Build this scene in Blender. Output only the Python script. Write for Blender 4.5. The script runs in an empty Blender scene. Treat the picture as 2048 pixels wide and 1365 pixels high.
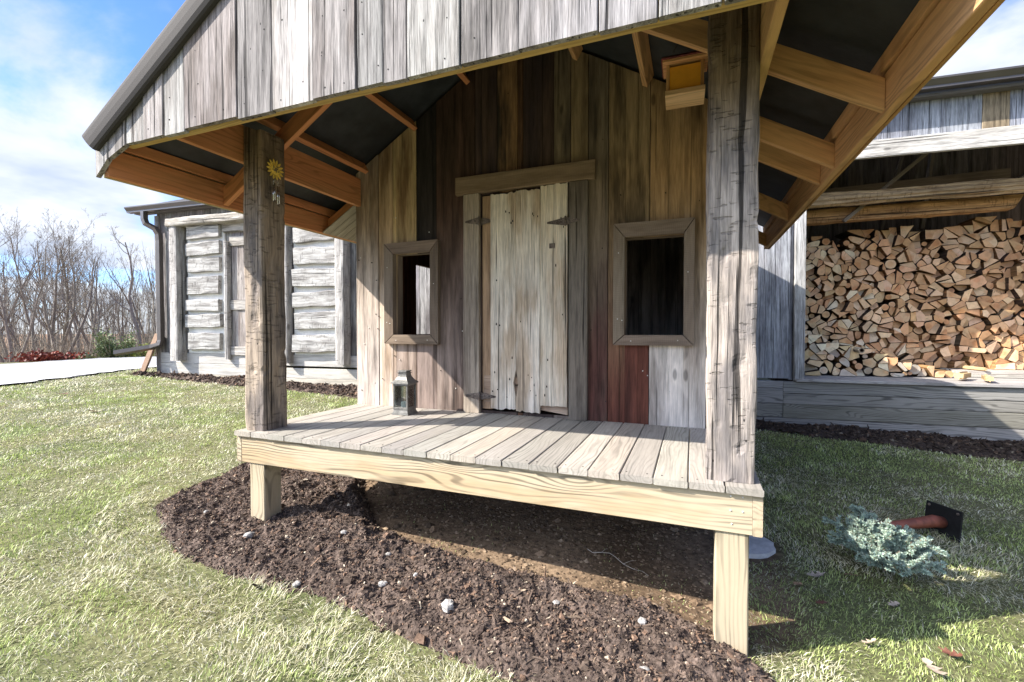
import bpy, math, random, colorsys
import numpy as np
from mathutils import Vector, Matrix
from mathutils import noise as mn

SC = bpy.context.scene
COL = SC.collection
R = math.radians
V = Vector

# ------------------------------------------------------------------ camera
CAMZ = 1.2
cam = bpy.data.cameras.new('camera')
cam.sensor_width = 36.0
cam.lens = 16.07
cam.clip_start = 0.05
cam.clip_end = 2000
cam_o = bpy.data.objects.new('camera', cam)
COL.objects.link(cam_o)
cam_o.location = (0, 0, CAMZ)
cam_o.rotation_euler = (R(90 - 1.21), 0, R(21.47))
SC.camera = cam_o

# ------------------------------------------------------------------ light
SUN = V((1.0, 0.64, -0.897)).normalized()          # the way the light travels
SUN_EL = math.asin(-SUN.z)
SUN_AZ = math.atan2(-SUN.x, -SUN.y)
sl = bpy.data.lights.new('sun', 'SUN')
sl.energy = 2.6
sl.angle = R(0.5)
sl.color = (1.0, 0.945, 0.87)
so = bpy.data.objects.new('sun', sl)
COL.objects.link(so)
so.rotation_euler = SUN.to_track_quat('-Z', 'Y').to_euler()
so.location = (-20, -12, 20)
SC.view_settings.view_transform = 'Standard'
SC.view_settings.look = 'None'
SC.view_settings.gamma = 1.0
SC.view_settings.use_curve_mapping = False
SC.view_settings.exposure = 2.15
SC.cycles.use_denoising = True
SC.cycles.denoiser = 'OPENIMAGEDENOISE'
SC.cycles.denoising_input_passes = 'RGB_ALBEDO_NORMAL'
SC.cycles.denoising_prefilter = 'NONE'
SC.cycles.use_adaptive_sampling = False
SC.cycles.sample_clamp_indirect = 4.0
SC.cycles.max_bounces = 8
SC.cycles.diffuse_bounces = 5
SC.cycles.transparent_max_bounces = 8


# ------------------------------------------------------------------ node helpers
def nd(nt, t, ins=None, **props):
    n = nt.nodes.new('ShaderNode' + t)
    for k, v in props.items():
        setattr(n, k, v)
    for k, v in (ins or {}).items():
        s = n.inputs[k]
        if isinstance(v, bpy.types.NodeSocket):
            nt.links.new(v, s)
        else:
            s.default_value = v
    return n


def mth(nt, op, a, b=0.0, clamp=False):
    n = nd(nt, 'Math', {0: a, 1: b}, operation=op)
    n.use_clamp = clamp
    return n.outputs[0]


def vmul(nt, a, v):
    return nd(nt, 'VectorMath', {0: a, 1: v}, operation='MULTIPLY').outputs[0]


def mixc(nt, f, a, b, blend='MIX'):
    n = nd(nt, 'Mix', {0: f, 6: a, 7: b}, data_type='RGBA', blend_type=blend)
    return n.outputs[2]


def sstep(nt, x, lo, hi, a=0.0, b=1.0):
    n = nd(nt, 'MapRange', {'Value': x, 'From Min': lo, 'From Max': hi, 'To Min': a, 'To Max': b},
           interpolation_type='SMOOTHSTEP')
    return n.outputs[0]


def noi(nt, vec, scale, detail=3.0, rough=0.55, dist=0.0):
    return nd(nt, 'TexNoise', {'Vector': vec, 'Scale': scale, 'Detail': detail, 'Roughness': rough, 'Distortion': dist})


def attr(nt, name):
    return nd(nt, 'Attribute', attribute_name=name)


def new_mat(name):
    m = bpy.data.materials.new(name)
    m.use_nodes = True
    nt = m.node_tree
    nt.nodes.clear()
    out = nd(nt, 'OutputMaterial')
    b = nd(nt, 'BsdfPrincipled')
    nt.links.new(b.outputs[0], out.inputs[0])
    return m, nt, b, out


def C(h, k=1.0):
    h = h.lstrip('#')
    o = []
    for i in (0, 2, 4):
        c = int(h[i:i + 2], 16) / 255
        c = c / 12.92 if c <= 0.04045 else ((c + 0.055) / 1.055) ** 2.4
        o.append(c * k)
    return tuple(o)


def C4(h, k=1.0):
    return C(h, k) + (1.0,)


def mute(h, k):
    """a colour with its saturation scaled by k and its hue a touch warmer"""
    c = [int(h[i:i + 2], 16) / 255 for i in (0, 2, 4)]
    hh, li, sa = colorsys.rgb_to_hls(*c)
    if .07 < hh < .2:
        hh -= .012
    c = colorsys.hls_to_rgb(hh, min(1, li * 1.03), sa * k)
    return tuple(x / 12.92 if x <= .04045 else ((x + .055) / 1.055) ** 2.4 for x in c)


# ------------------------------------------------------------------ world
world = bpy.data.worlds.new('World')
SC.world = world
world.use_nodes = True
wt = world.node_tree
wt.nodes.clear()
sky = nd(wt, 'TexSky', sky_type='NISHITA')
sky.sun_disc = False
sky.sun_elevation = SUN_EL
sky.sun_rotation = SUN_AZ
sky.air_density = 1.0
sky.dust_density = 0.1
sky.ozone_density = 2.0
sky.altitude = 200
tc = nd(wt, 'TexCoord')
sep = nd(wt, 'SeparateXYZ', {0: tc.outputs['Generated']})
den = mth(wt, 'ADD', mth(wt, 'MAXIMUM', sep.outputs[2], 0.0), 0.16)
cx = mth(wt, 'ADD', mth(wt, 'DIVIDE', sep.outputs[0], den), 3.0)
cy = mth(wt, 'ADD', mth(wt, 'DIVIDE', sep.outputs[1], den), 14.0)
cv = nd(wt, 'CombineXYZ', {0: cx, 1: cy, 2: 2.3}).outputs[0]
n1 = noi(wt, cv, 0.62, 8.0, 0.58, 0.35).outputs[0]
n2 = noi(wt, cv, 0.23, 2.0, 0.5).outputs[0]
low = sstep(wt, sep.outputs[2], 0.0, 0.34, 0.13, 0.0)
dens = mth(wt, 'ADD', mth(wt, 'ADD', n1, mth(wt, 'MULTIPLY', mth(wt, 'SUBTRACT', n2, 0.5), 0.8)), low)
cm = sstep(wt, dens, 0.47, 0.60)
n3 = noi(wt, cv, 1.3, 5.0, 0.55).outputs[0]
ccol = mixc(wt, sstep(wt, n3, 0.35, 0.6), (1.0, 1.14, 1.42, 1), (1.62, 1.67, 1.78, 1))
skyb = mixc(wt, 1.0, sky.outputs[0], (0.25, 0.325, 0.47, 1), 'MULTIPLY')
# cloud close to the sun, out of view, is brightened as added fill
sdot = nd(wt, 'VectorMath', {0: tc.outputs['Generated'], 1: tuple(-SUN)}, operation='DOT_PRODUCT').outputs['Value']
glow = sstep(wt, sdot, .66, .97, 1.0, 6.5)
ccol = mixc(wt, 1.0, ccol, nd(wt, 'CombineColor', {0: glow, 1: glow, 2: glow}).outputs[0], 'MULTIPLY')
bgc = mixc(wt, mth(wt, 'MULTIPLY', cm, 0.93), skyb, ccol)
bg = nd(wt, 'Background', {'Color': bgc, 'Strength': 0.15})
wo = nd(wt, 'OutputWorld')
wt.links.new(bg.outputs[0], wo.inputs[0])


# ------------------------------------------------------------------ measuring helpers (pinhole of the calibrated photograph)
_f = 914.0
_yw, _pt = R(21.47), R(-1.21)
_fw0 = V((-math.sin(_yw), math.cos(_yw), 0))
_rt = V((math.cos(_yw), math.sin(_yw), 0))
_fw = _fw0 * math.cos(_pt) + V((0, 0, 1)) * math.sin(_pt)
_up = V((0, 0, 1)) * math.cos(_pt) - _fw0 * math.sin(_pt)
_o = V((0, 0, CAMZ))


def ray(x, y):
    return _rt * ((x - 1024) / _f) - _up * ((y - 682.5) / _f) + _fw


def at_y(Y, x, y):
    d = ray(x, y)
    return _o + d * (Y / d.y)


# ------------------------------------------------------------------ mesh builder
OFF = {}


class MB:
    def __init__(s):
        s.v, s.f, s.m, s.sm, s.g, s.t, s.t2 = [], [], [], [], [], [], []

    def add(s, vs, fs, g=None, tint=(1, 1, 1), tint2=None, mi=0, smooth=False):
        b = len(s.v)
        s.v += [tuple(v) for v in vs]
        s.f += [tuple(i + b for i in f) for f in fs]
        s.m += [mi] * len(fs)
        s.sm += [smooth] * len(fs)
        s.g += [tuple(x) for x in (g if g is not None else vs)]
        n = len(vs)
        if isinstance(tint, list):
            s.t += tint
        else:
            s.t += [tint] * n
        t2 = tint2 if tint2 is not None else tint
        if isinstance(t2, list):
            s.t2 += t2
        else:
            s.t2 += [t2] * n

    def build(s, name, mats, parent=None, origin=None):
        if not isinstance(mats, (list, tuple)):
            mats = [mats]
        if parent is not None:
            off = OFF.get(parent.name, V((0, 0, 0)))
        else:
            off = V(origin) if origin is not None else V((0, 0, 0))
        me = bpy.data.meshes.new(name)
        vs = [(a[0] - off[0], a[1] - off[1], a[2] - off[2]) for a in s.v]
        me.from_pydata(vs, [], s.f)
        for m in mats:
            me.materials.append(m)
        me.polygons.foreach_set('material_index', s.m)
        me.polygons.foreach_set('use_smooth', s.sm)
        a = me.attributes.new('grain', 'FLOAT_VECTOR', 'POINT')
        a.data.foreach_set('vector', np.array(s.g, dtype=np.float32).ravel())
        for nm, src in (('tint', s.t), ('tint2', s.t2)):
            a = me.attributes.new(nm, 'FLOAT_COLOR', 'POINT')
            arr = np.ones((len(s.v), 4), dtype=np.float32)
            arr[:, :3] = np.array(src, dtype=np.float32)
            a.data.foreach_set('color', arr.ravel())
        me.update()
        o = bpy.data.objects.new(name, me)
        COL.objects.link(o)
        if parent is not None:
            o.parent = parent
            OFF[o.name] = off
        else:
            o.location = off
            OFF[o.name] = off
        return o


def tag(o, label=None, cat=None, group=None, kind=None):
    if label:
        o['label'] = label
    if cat:
        o['category'] = cat
    if group:
        o['group'] = group
    if kind:
        o['kind'] = kind
    return o


def empty(name, loc, rz=0.0, local=False):
    """Empty at a thing's base. local=True: its parts are written in its own frame."""
    o = bpy.data.objects.new(name, None)
    COL.objects.link(o)
    o.location = loc
    o.rotation_euler = (0, 0, rz)
    o.empty_display_size = 0.2
    OFF[o.name] = V((0, 0, 0)) if local else V(loc)
    return o


def copy_tree(o, parent=None):
    c = o.copy()
    COL.objects.link(c)
    if parent is not None:
        c.parent = parent
    for ch in list(o.children):
        copy_tree(ch, c)
    return c


_seed = [0]


def rseed():
    _seed[0] += 1
    return _seed[0] * 3.717


def jc(c, a=0.06, rng=random):
    k = 1 + rng.uniform(-a, a)
    return tuple(max(0.003, x * k * (1 + rng.uniform(-a, a) * 0.25)) for x in c)


def plank(mb, o, L, W, T, seg=1, ch=0.003, jit=0.0, tint=(.5, .5, .5), tint2=None, mi=0, e0=(0, 0), e1=(0, 0), seed=None, ejit=0.0):
    """board from corner o along L, across W, thick T; e0/e1 slide the ends (at w=0, w=1)."""
    o, L, W, T = V(o), V(L), V(W), V(T)
    lL, lW, lT = L.length, W.length, T.length
    l, w, t = L / lL, W / lW, T / lT
    if seed is None:
        seed = rseed()
    c = min(ch, lW * .3, lT * .3)
    if c > 0:
        cs = [(c, 0), (lW - c, 0), (lW, c), (lW, lT - c), (lW - c, lT), (c, lT), (0, lT - c), (0, c)]
    else:
        cs = [(0, 0), (lW, 0), (lW, lT), (0, lT)]
    n = len(cs)
    vs, g = [], []
    for i in range(seg + 1):
        f = i / seg
        for (a, b) in cs:
            u = a / lW
            s0 = e0[0] + (e0[1] - e0[0]) * u
            s1 = lL + e1[0] + (e1[1] - e1[0]) * u
            if ejit:
                s0 += ejit * mn.noise(V((a * 30, seed, 1.0)))
                s1 += ejit * mn.noise(V((a * 30, seed, 5.0)))
            s = s0 + (s1 - s0) * f
            da = 0
            db = 0
            if jit:
                side = 0 if a < lW * .5 else 1
                da = jit * mn.noise(V((s * 4.0, side * 7.3 + seed, 0.3)))
                db = jit * 0.7 * mn.noise(V((s * 3.0, seed * 1.7, 9.1)))
            vs.append(o + l * s + w * (a + da) + t * (b + db))
            g.append((s + seed * 1.37, a + seed * 0.913, b + seed * 0.31))
    fs = []
    for i in range(seg):
        for k in range(n):
            k2 = (k + 1) % n
            fs.append((i * n + k, i * n + k2, (i + 1) * n + k2, (i + 1) * n + k))
    fs.append(tuple(reversed(range(n))))
    fs.append(tuple(range(seg * n, seg * n + n)))
    if l.dot(w.cross(t)) < 0:
        fs = [tuple(reversed(f)) for f in fs]
    mb.add(vs, fs, g, tint, tint2, mi)


def box(mb, lo, hi, ch=0.003, grain='x', **kw):
    lo, hi = V(lo), V(hi)
    d = hi - lo
    ax = {'x': V((d.x, 0, 0)), 'y': V((0, d.y, 0)), 'z': V((0, 0, d.z))}
    order = {'x': 'xyz', 'y': 'yxz', 'z': 'zxy'}[grain]
    plank(mb, lo, ax[order[0]], ax[order[1]], ax[order[2]], ch=ch, **kw)


def prism(mb, outline, o, A, B, T, tint=(.5, .5, .5), tint2=None, mi=0, grain='b', seed=None):
    """2-D outline in unit vectors A,B, thickness vector T."""
    o, A, B, T = V(o), V(A), V(B), V(T)
    if seed is None:
        seed = rseed()
    vs, g = [], []
    n = len(outline)
    for k in (0, 1):
        for (a, b) in outline:
            vs.append(o + A * a + B * b + T * k)
            q = (b, a) if grain == 'b' else (a, b)
            g.append((q[0] + seed * 1.37, q[1] + seed * .913, k * T.length + seed * .31))
    area = sum(outline[i][0] * outline[(i + 1) % n][1] - outline[(i + 1) % n][0] * outline[i][1] for i in range(n))
    fs = [tuple(reversed(range(n))), tuple(range(n, 2 * n))]
    for i in range(n):
        j = (i + 1) % n
        fs.append((i, j, n + j, n + i))
    if (area > 0) != (A.cross(B).dot(T) > 0):
        fs = [tuple(reversed(f)) for f in fs]
    mb.add(vs, fs, g, tint, tint2, mi)


def hewn(mb, p0, p1, W, T, nl=24, ns=6, amp=0.006, tint=(.5, .5, .5), tint2=None, mi=0, seed=None, rnd=0.012, fr=(2.5, 9.0), cut0=0.0, cut1=0.0, taper=1.0, chips=0.0):
    """rough timber centred on p0-p1 with section vectors W, T (full widths)."""
    p0, p1, W, T = V(p0), V(p1), V(W), V(T)
    L = p1 - p0
    lL, lW, lT = L.length, W.length, T.length
    l, w, t = L / lL, W / lW, T / lT
    if seed is None:
        seed = rseed()
    cs = []
    hw, ht = lW / 2, lT / 2
    for (ax, ay, bx, by) in ((-1, -1, 1, -1), (1, -1, 1, 1), (1, 1, -1, 1), (-1, 1, -1, -1)):
        for i in range(ns):
            u = i / ns
            cs.append(((ax + (bx - ax) * u) * hw, (ay + (by - ay) * u) * ht))
    out = []
    for (a, b) in cs:   # round the corners
        da, db = hw - abs(a), ht - abs(b)
        if da < rnd and db < rnd:
            k = rnd * 0.35
            a -= math.copysign(k, a)
            b -= math.copysign(k, b)
        out.append((a, b))
    n = len(out)
    vs, g = [], []
    for i in range(nl + 1):
        f = i / nl
        s = lL * f
        tp = 1 + (taper - 1) * f
        for (a, b) in out:
            a2, b2 = a * tp, b * tp
            r = math.hypot(a, b)
            d = amp * (mn.noise(V((s * fr[0], a * fr[1] + seed, b * fr[1]))) + 0.5 * mn.noise(V((s * fr[0] * 3.1, a * fr[1] * 2.3 + seed, b * fr[1] * 2.3))))
            if chips:
                cpn = mn.noise(V((s * 9.0 + seed, a * 13, b * 13)))
                if cpn > 0.35:
                    d -= chips * (cpn - 0.35)
            a3 = a2 + d * a / r
            b3 = b2 + d * b / r
            s2 = s
            if i == 0:
                s2 = s + cut0 * (a / hw)
            if i == nl:
                s2 = s + cut1 * (a / hw)
            vs.append(p0 + l * s2 + w * a3 + t * b3)
            g.append((s + seed * 1.37, a + seed * .913, b + seed * .31))
    fs = []
    for i in range(nl):
        for k in range(n):
            k2 = (k + 1) % n
            fs.append((i * n + k, i * n + k2, (i + 1) * n + k2, (i + 1) * n + k))
    fs.append(tuple(reversed(range(n))))
    fs.append(tuple(range(nl * n, nl * n + n)))
    if l.dot(w.cross(t)) < 0:
        fs = [tuple(reversed(f)) for f in fs]
    mb.add(vs, fs, g, tint, tint2, mi)


def tube(mb, pts, rad, n=8, tint=(.5, .5, .5), tint2=None, mi=0, smooth=True, cap=True, seed=0.0, sq=None):
    pts = [V(p) for p in pts]
    if not isinstance(rad, (list, tuple)):
        rad = [rad] * len(pts)
    vs, g = [], []
    prev = None
    acc = 0.0
    for i, p in enumerate(pts):
        if i == 0:
            d = pts[1] - p
        elif i == len(pts) - 1:
            d = p - pts[i - 1]
        else:
            d = (pts[i + 1] - p).normalized() + (p - pts[i - 1]).normalized()
        if d.length < 1e-9:
            d = V((0, 0, 1))
        d.normalize()
        if prev is None:
            a = V((0, 0, 1)) if abs(d.z) < 0.9 else V((1, 0, 0))
            x = d.cross(a).normalized()
        else:
            x = (prev - d * prev.dot(d)).normalized()
        prev = x
        y = d.cross(x)
        if i:
            acc += (p - pts[i - 1]).length
        for k in range(n):
            an = 2 * math.pi * (k + .5 * (sq is not None)) / n
            rr = rad[i]
            vs.append(p + x * (math.cos(an) * rr * (sq[0] if sq else 1)) + y * (math.sin(an) * rr * (sq[1] if sq else 1)))
            g.append((acc + seed, rad[i] * k * 6.28 / n + seed, seed))
    fs = []
    for i in range(len(pts) - 1):
        for k in range(n):
            k2 = (k + 1) % n
            fs.append((i * n + k, i * n + k2, (i + 1) * n + k2, (i + 1) * n + k))
    if cap:
        fs.append(tuple(reversed(range(n))))
        m = (len(pts) - 1) * n
        fs.append(tuple(range(m, m + n)))
    mb.add(vs, fs, g, tint, tint2, mi, smooth)


# ------------------------------------------------------------------ materials
def wood(name, fine=.4, med=.5, blotch=.7, rings=0.0, ringf=70.0, knots=0.0, kscale=(1.6, 7.0), cracks=.6, crackw=.36, bump=.5, rough=.85, spots=0.0, bscale=(1.3, 5.0), mscale=42.0, saw=0.0, axe=0.0):
    m, nt, b, out = new_mat(name)
    g = attr(nt, 'grain').outputs['Vector']
    t1 = attr(nt, 'tint').outputs['Color']
    t2 = attr(nt, 'tint2').outputs['Color']
    n0 = noi(nt, vmul(nt, g, (0.9, 6, 6)), 1.0, 2.0)
    wv = nd(nt, 'VectorMath', {0: vmul(nt, n0.outputs[1], (0.0, .02, .02)), 1: g}, operation='ADD').outputs[0]
    nf = noi(nt, vmul(nt, wv, (9, 150, 150)), 1.0, 3.0, .65).outputs[0]
    nm = noi(nt, vmul(nt, wv, (1.9, mscale, mscale)), 1.0, 5.0, .68).outputs[0]
    nb = noi(nt, vmul(nt, g, (bscale[0], bscale[1], bscale[1])), 1.0, 4.0, .6).outputs[0]
    base = mixc(nt, mth(nt, 'MULTIPLY', sstep(nt, nb, .42, .64), blotch), t1, t2)
    f = mth(nt, 'ADD', mth(nt, 'MULTIPLY', mth(nt, 'SUBTRACT', nf, .5), fine * 2.2),
            mth(nt, 'MULTIPLY', mth(nt, 'SUBTRACT', nm, .5), med * 2.6))
    nw = noi(nt, vmul(nt, wv, (.9, 13, 13)), 1.0, 3.0, .55).outputs[0]
    f = mth(nt, 'ADD', f, mth(nt, 'MULTIPLY', mth(nt, 'SUBTRACT', nw, .5), med * .9))
    mult = mth(nt, 'ADD', f, 1.0)
    core = None
    if knots > 0 or rings > 0:
        sg = nd(nt, 'SeparateXYZ', {0: g})
        field = mth(nt, 'ADD', sg.outputs[1], mth(nt, 'MULTIPLY', mth(nt, 'SUBTRACT', n0.outputs[0], .5), .24))
        if knots > 0:
            vo = nd(nt, 'TexVoronoi', {'Vector': vmul(nt, g, (kscale[0], kscale[1], kscale[1] * .3)), 'Scale': 1.0, 'Randomness': 1.0}, feature='F1')
            sel = mth(nt, 'GREATER_THAN', nd(nt, 'SeparateColor', {0: vo.outputs['Color']}).outputs[0], 1.0 - knots)
            kd = vo.outputs['Distance']
            kk = mth(nt, 'MULTIPLY', sstep(nt, kd, .42, 0.0), sel)
            core = mth(nt, 'MULTIPLY', sstep(nt, kd, .12, .06), sel)
            field = mth(nt, 'ADD', field, mth(nt, 'MULTIPLY', kk, .07))
        if rings > 0:
            sn = mth(nt, 'SINE', mth(nt, 'MULTIPLY', field, ringf))
            sn = sstep(nt, sn, .0, 1.0)
            rmod = sstep(nt, noi(nt, vmul(nt, g, (1.6, 9, 9)), 1.0, 3.0, .6).outputs[0], .34, .66, .25, 1.25)
            mult = mth(nt, 'SUBTRACT', mult, mth(nt, 'MULTIPLY', mth(nt, 'MULTIPLY', sn, rmod), rings))
    nc = noi(nt, vmul(nt, wv, (.8, 55, 55)), 1.0, 2.0, .5).outputs[0]
    line = mth(nt, 'MULTIPLY', sstep(nt, nc, crackw, crackw - .07), cracks)
    mult = mth(nt, 'MULTIPLY', mult, mth(nt, 'SUBTRACT', 1.0, mth(nt, 'MULTIPLY', line, .85)))
    if core is not None:
        mult = mth(nt, 'MULTIPLY', mult, mth(nt, 'SUBTRACT', 1.0, mth(nt, 'MULTIPLY', core, .55)))
    if axe > 0:   # short cuts left across the grain by the broad axe
        na = noi(nt, vmul(nt, g, (60, 12, 12)), 1.0, 2.0, .5).outputs[0]
        nb2 = noi(nt, vmul(nt, g, (5, 7, 7)), 1.0, 2.0, .5).outputs[0]
        am = mth(nt, 'MULTIPLY', sstep(nt, na, .58, .63), sstep(nt, nb2, .46, .56))
        mult = mth(nt, 'MULTIPLY', mult, mth(nt, 'SUBTRACT', 1.0, mth(nt, 'MULTIPLY', am, axe)))
        ck = noi(nt, vmul(nt, wv, (.55, 26, 26)), 1.0, 2.0, .45).outputs[0]
        cl2 = sstep(nt, ck, .33, .30)
        mult = mth(nt, 'MULTIPLY', mult, mth(nt, 'SUBTRACT', 1.0, mth(nt, 'MULTIPLY', cl2, .8)))
        line = mth(nt, 'ADD', line, mth(nt, 'ADD', mth(nt, 'MULTIPLY', cl2, 1.5), mth(nt, 'MULTIPLY', am, .8)))
    if saw > 0:   # saw marks across the grain
        sg2 = nd(nt, 'SeparateXYZ', {0: g})
        s2 = mth(nt, 'SINE', mth(nt, 'MULTIPLY', mth(nt, 'ADD', sg2.outputs[0], mth(nt, 'MULTIPLY', n0.outputs[0], .05)), 520))
        mult = mth(nt, 'ADD', mult, mth(nt, 'MULTIPLY', s2, saw))
    if spots > 0:
        vs = nd(nt, 'TexVoronoi', {'Vector': vmul(nt, g, (9, 16, 3)), 'Scale': 1.0}, feature='F1')
        ss = mth(nt, 'MULTIPLY', sstep(nt, vs.outputs['Distance'], .07, .045), mth(nt, 'GREATER_THAN', nd(nt, 'SeparateColor', {0: vs.outputs['Color']}).outputs[1], 1 - spots))
        mult = mth(nt, 'MULTIPLY', mult, mth(nt, 'SUBTRACT', 1.0, mth(nt, 'MULTIPLY', ss, .88)))
    mult = mth(nt, 'MAXIMUM', mult, .05)
    mc = nd(nt, 'CombineColor', {0: mult, 1: mult, 2: mult}).outputs[0]
    colr = mixc(nt, 1.0, base, mc, 'MULTIPLY')
    nt.links.new(colr, b.inputs['Base Color'])
    b.inputs['Roughness'].default_value = rough
    b.inputs['Specular IOR Level'].default_value = .2
    if bump > 0:
        h = mth(nt, 'SUBTRACT', mth(nt, 'ADD', mth(nt, 'MULTIPLY', nf, .4), mth(nt, 'MULTIPLY', nm, .8)), mth(nt, 'MULTIPLY', line, 1.2))
        bp = nd(nt, 'Bump', {'Strength': bump, 'Distance': .006, 'Height': h})
        nt.links.new(bp.outputs[0], b.inputs['Normal'])
    return m


M = {}
M['barnwood'] = wood('silvered_barnwood', fine=.75, med=.85, blotch=.9, cracks=.85, crackw=.385, bump=1.0, rings=.12, ringf=80, knots=.4, kscale=(2.4, 6), spots=.12)
M['porchwall'] = wood('brown_barnwood', fine=.4, med=.8, blotch=.95, cracks=.55, crackw=.36, bump=.5, rings=.18, ringf=70, knots=.4, kscale=(2.2, 6), bscale=(1.0, 6.0), mscale=22, spots=.08)
M['lumber'] = wood('framing_lumber', fine=.16, med=.22, blotch=.5, cracks=.1, crackw=.31, bump=.15, rings=.26, ringf=200, knots=.30, kscale=(2.4, 8), rough=.7)
M['treated'] = wood('pressure_treated_pine', fine=.14, med=.15, blotch=.5, cracks=.05, crackw=.3, bump=.15, rings=.5, ringf=230, knots=.35, kscale=(1.7, 6.5), rough=.7)
M['deck'] = wood('weathered_decking', fine=.2, med=.22, blotch=.6, cracks=.12, crackw=.31, bump=.25, rings=.26, ringf=300, knots=.22, kscale=(1.3, 7), rough=.75)
M['hewn'] = wood('hewn_oak', fine=.7, med=.75, blotch=.95, cracks=.9, crackw=.385, bump=1.0, axe=.26, rings=.05, knots=.25, kscale=(2.5, 9), bscale=(2.2, 7), spots=.25)
M['whitelog'] = wood('bleached_log', fine=.5, med=.6, blotch=.85, cracks=.6, crackw=.36, axe=.4, bump=.8, knots=.25, rings=.05, bscale=(2.5, 12), spots=.15)
M['doorwood'] = wood('pale_door_boards', fine=.5, med=.65, blotch=.85, cracks=.9, crackw=.375, bump=.6, rings=.06, knots=.1)
M['sawn'] = wood('rough_sawn_trim', fine=.3, med=.3, blotch=.6, cracks=.3, crackw=.33, bump=.4, rings=.14, ringf=90, knots=.15, saw=.06)


def simple(name, col, rough=.6, metal=0.0, bump=0.0, bscale=60.0, var=0.0, spec=.4):
    m, nt, b, out = new_mat(name)
    tcn = nd(nt, 'TexCoord').outputs['Object']
    b.inputs['Roughness'].default_value = rough
    b.inputs['Metallic'].default_value = metal
    b.inputs['Specular IOR Level'].default_value = spec
    n = noi(nt, tcn, bscale, 4.0)
    if var > 0:
        n2 = noi(nt, tcn, bscale * .2, 4.0)
        k = sstep(nt, mth(nt, 'ADD', mth(nt, 'MULTIPLY', n.outputs[0], .5), mth(nt, 'MULTIPLY', n2.outputs[0], .5)), .35, .65)
        c = mixc(nt, k, tuple(x * (1 - var) for x in col[:3]) + (1,), tuple(min(1, x * (1 + var)) for x in col[:3]) + (1,))
        nt.links.new(c, b.inputs['Base Color'])
    else:
        b.inputs['Base Color'].default_value = tuple(col[:3]) + (1,)
    if bump > 0:
        bp = nd(nt, 'Bump', {'Strength': bump, 'Distance': .01, 'Height': n.outputs[0]})
        nt.links.new(bp.outputs[0], b.inputs['Normal'])
    return m


M['roofmetal'] = simple('brown_roof_metal', (.060, .054, .051), .75, 0, var=.06, bscale=3, spec=.12)
M['underlay'] = simple('black_roof_underlay', (.030, .033, .037), .55, 0, bump=.5, bscale=7, var=.4)
M['gutter'] = simple('bronze_gutter', (.13, .115, .105), .35, .5, var=.1, bscale=4)
M['iron'] = simple('rusty_iron', (.15, .12, .10), .7, .3, bump=.4, bscale=120, var=.5)
M['dark'] = simple('dark_interior_board', (.035, .025, .02), .9, 0, bump=.3, bscale=30, var=.4)
M['steel'] = simple('chime_aluminium', (.75, .76, .78), .25, 1.0)
M['pewter'] = simple('lantern_pewter', (.16, .155, .14), .5, .3, var=.35, bscale=50, bump=.15)
M['wax'] = simple('candle_wax', (.85, .82, .72), .5)
M['yellow'] = simple('sunflower_yellow', (.80, .55, .10), .55, var=.2, bscale=60)
M['amber'] = simple('amber_acrylic_panel', (.95, .44, .045), .3, var=.08, bscale=20)
M['red'] = simple('weathered_red_paint', (.20, .05, .045), .75, var=.5, bscale=70, bump=.2)
M['blackplate'] = simple('black_steel_plate', (.015, .015, .016), .6, .3, var=.3, bscale=40)
M['terracotta'] = simple('red_brown_handle', (.26, .075, .04), .5, var=.35, bscale=25)
M['stone'] = simple('pale_field_stone', (.33, .31, .285), .85, bump=.6, bscale=40, var=.25)
M['concrete'] = simple('grey_concrete', (.50, .49, .47), .9, bump=.4, bscale=30, var=.2)
M['chink'] = simple('white_chinking', (.72, .71, .67), .95, bump=.5, bscale=30, var=.08)
M['drive'] = simple('pale_asphalt', (.29, .285, .28), .95, bump=.4, bscale=40, var=.12)
M['apron'] = simple('bright_concrete_apron', (.50, .49, .475), .95, bump=.25, bscale=30, var=.06)
M['leaf'] = simple('dry_oak_leaf', (.30, .18, .10), .7, var=.4, bscale=60)
M['leafpale'] = simple('pale_dry_leaf', (.42, .33, .25), .7, var=.3, bscale=60)
M['leafred'] = simple('red_dry_leaf', (.14, .055, .035), .7, var=.3, bscale=60)
M['twig'] = simple('bleached_twig', (.45, .40, .33), .8, var=.2)


def glass_mat():
    m, nt, b, out = new_mat('lantern_glass')
    tr = nd(nt, 'BsdfTransparent', {0: (.86, .9, .88, 1)})
    gl = nd(nt, 'BsdfGlossy', {0: (1, 1, 1, 1), 'Roughness': .03})
    fr = nd(nt, 'Fresnel', {'IOR': 1.5})
    mx = nd(nt, 'MixShader', {0: mth(nt, 'ADD', fr.outputs[0], .06), 1: tr.outputs[0], 2: gl.outputs[0]})
    nt.links.new(mx.outputs[0], out.inputs[0])
    return m


M['glass'] = glass_mat()


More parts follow.
